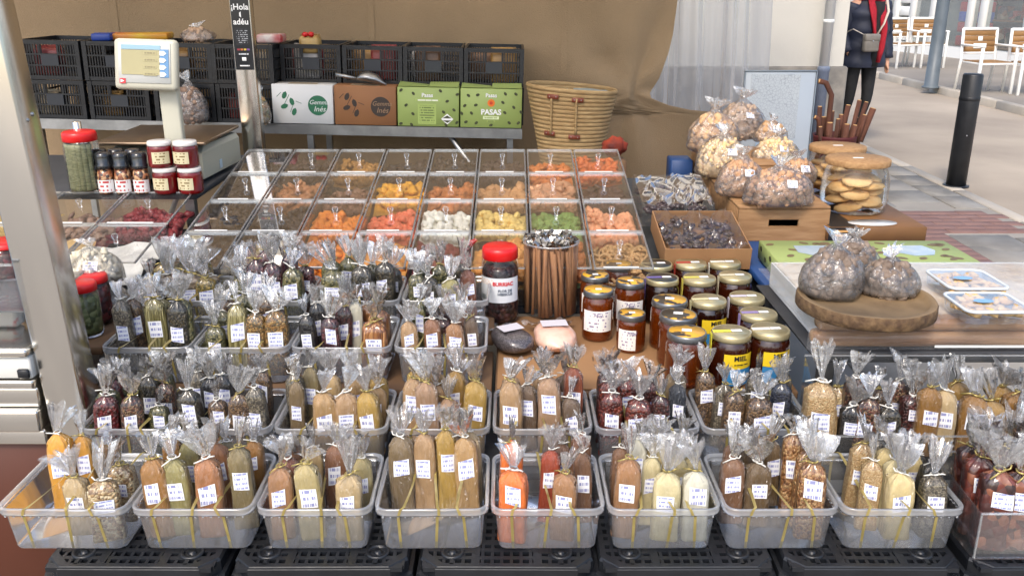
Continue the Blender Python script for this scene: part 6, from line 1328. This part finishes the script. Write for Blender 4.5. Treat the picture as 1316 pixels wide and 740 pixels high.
for s_, (a, b2, c_) in ((1, (J['ls'], J['le'], J['lw'])), (-1, (J['rs'], J['re'], J['rw']))):
    A, B, Cc = Vector(a) + Vector((-.02 * s_, 0, .01)), Vector(b2), Vector(c_); pts = [A.lerp(B, k / 7) for k in range(7)] + [B.lerp(Cc, k / 6) for k in range(7)]
    part(MB().tube(pts, [.088 - .0022 * k + .005 * (k % 2) for k in range(14)], 14), 'sleeve', M_coat, pe)
part(MB().loft([ell(.02, -.012, z, .07, .186 + .002 * math.sin(z * 30), e=2.6) for z in (.80, .9, 1.0, 1.1, 1.2, 1.3, 1.40)], True), 'dark_jumper', M_trou, pe)
M_scarf = mat('red_scarf', C(176, 26, 44), .85, c2=C(150, 18, 34), scale=16, bump=.5, bscale=30, stretch=(3, 3, .6))
part(MB().tube([(.105 * math.cos(a), -.02 + .095 * math.sin(a), 1.435 + .02 * math.sin(a * 2)) for a in [6.283 * k / 16 for k in range(17)]], .042, 10), 'scarf_loop', M_scarf, pe)
part(MB().tube([(-.055, -.12, 1.42), (-.06, -.175, 1.32), (-.05, -.20, 1.2), (-.035, -.205, 1.08), (-.03, -.205, 1.0)], [.035, .04, .042, .04, .03], 10, flat=.45), 'scarf_end', M_scarf, pe)
part(MB().tube([(.05, -.12, 1.42), (.045, -.18, 1.3), (.06, -.205, 1.15), (.05, -.21, .98), (.03, -.21, .84)], [.035, .04, .042, .042, .03], 10, flat=.45), 'scarf_end', M_scarf, pe)
part(MB().add([(v.x * .098, v.y * .105 + .012, 1.60 + v.z * .105 - (.10 if v.z < -.2 and v.y > 0 else 0)) for v in ICO3[0] if True], [f for f in ICO3[1] if not all(ICO3[0][i].y < -.25 and ICO3[0][i].z < .55 for i in f)]), 'hair', mat('dark_hair', C(50, 36, 28), .6, bump=.5, bscale=40, stretch=(6, 6, 1)), pe)
part(MB().blob((0, -.108, 1.565), (.012, .018, .02), None, ICO2), 'nose', M_skin, pe)
for s_ in (-1, 1): part(MB().blob((s_ * .032, -.092, 1.595), (.011, .007, .007), None, ICO2), 'eye', M_ink, pe); part(MB().blob((s_ * .088, .0, 1.575), (.01, .02, .03), None, ICO2), 'ear', M_skin, pe)
part(MB().blob((0, -.10, 1.527), (.024, .007, .006), None, ICO2), 'mouth', mat('lips', C(160, 80, 76), .5), pe)
RM = Matrix.Rotation(R(14), 4, 'Z')
hbag = thing('handbag', 'small grey cross body handbag worn by the walker', 'handbag', (PX, PY, 0), R(14)); M_hb = mat('grey_leather', C(132, 126, 118), .5, c2=C(120, 114, 106), scale=20)
part(MB().rbox(-.175, -.015, -.275, -.215, .945, 1.105, .018, 2), 'pouch', M_hb, hbag); part(MB().rbox(-.177, -.013, -.279, -.216, 1.04, 1.11, .015, 2), 'flap', M_hb, hbag); part(MB().blob((-.095, -.281, 1.045), (.008, .004, .008), None, ICO2), 'clasp', M_alu, hbag)
part(MB().tube([(-.03, -.235, 1.10), (.03, -.235, 1.20), (.085, -.205, 1.31), (.115, -.12, 1.42), (.12, .0, 1.455), (.09, .13, 1.36), (0, .20, 1.2), (-.15, .17, 1.1), (-.235, .0, 1.1), (-.235, -.15, 1.15), (-.165, -.235, 1.10)], .012, 8, flat=.3), 'strap', mat('pale_strap', C(196, 186, 172), .5), hbag)

# two alike bags in one tray: say which stands behind the other
_by = {}
for o in list(col.objects):
    if o.name.startswith('spice_bag') and o.parent is None: _by.setdefault(o['label'], []).append(o)
for lb_, os_ in _by.items():
    if len(os_) in (2, 3, 4, 5):
        os_.sort(key=lambda o: o.location.y)
        os_[0]['label'] = lb_ + ', a like bag behind'
        os_[-1]['label'] = lb_ + (', behind a like bag' if len(os_) == 2 else ', rearmost of alike')
        for o in os_[1:-1]: o['label'] = lb_ + ', amid like bags'
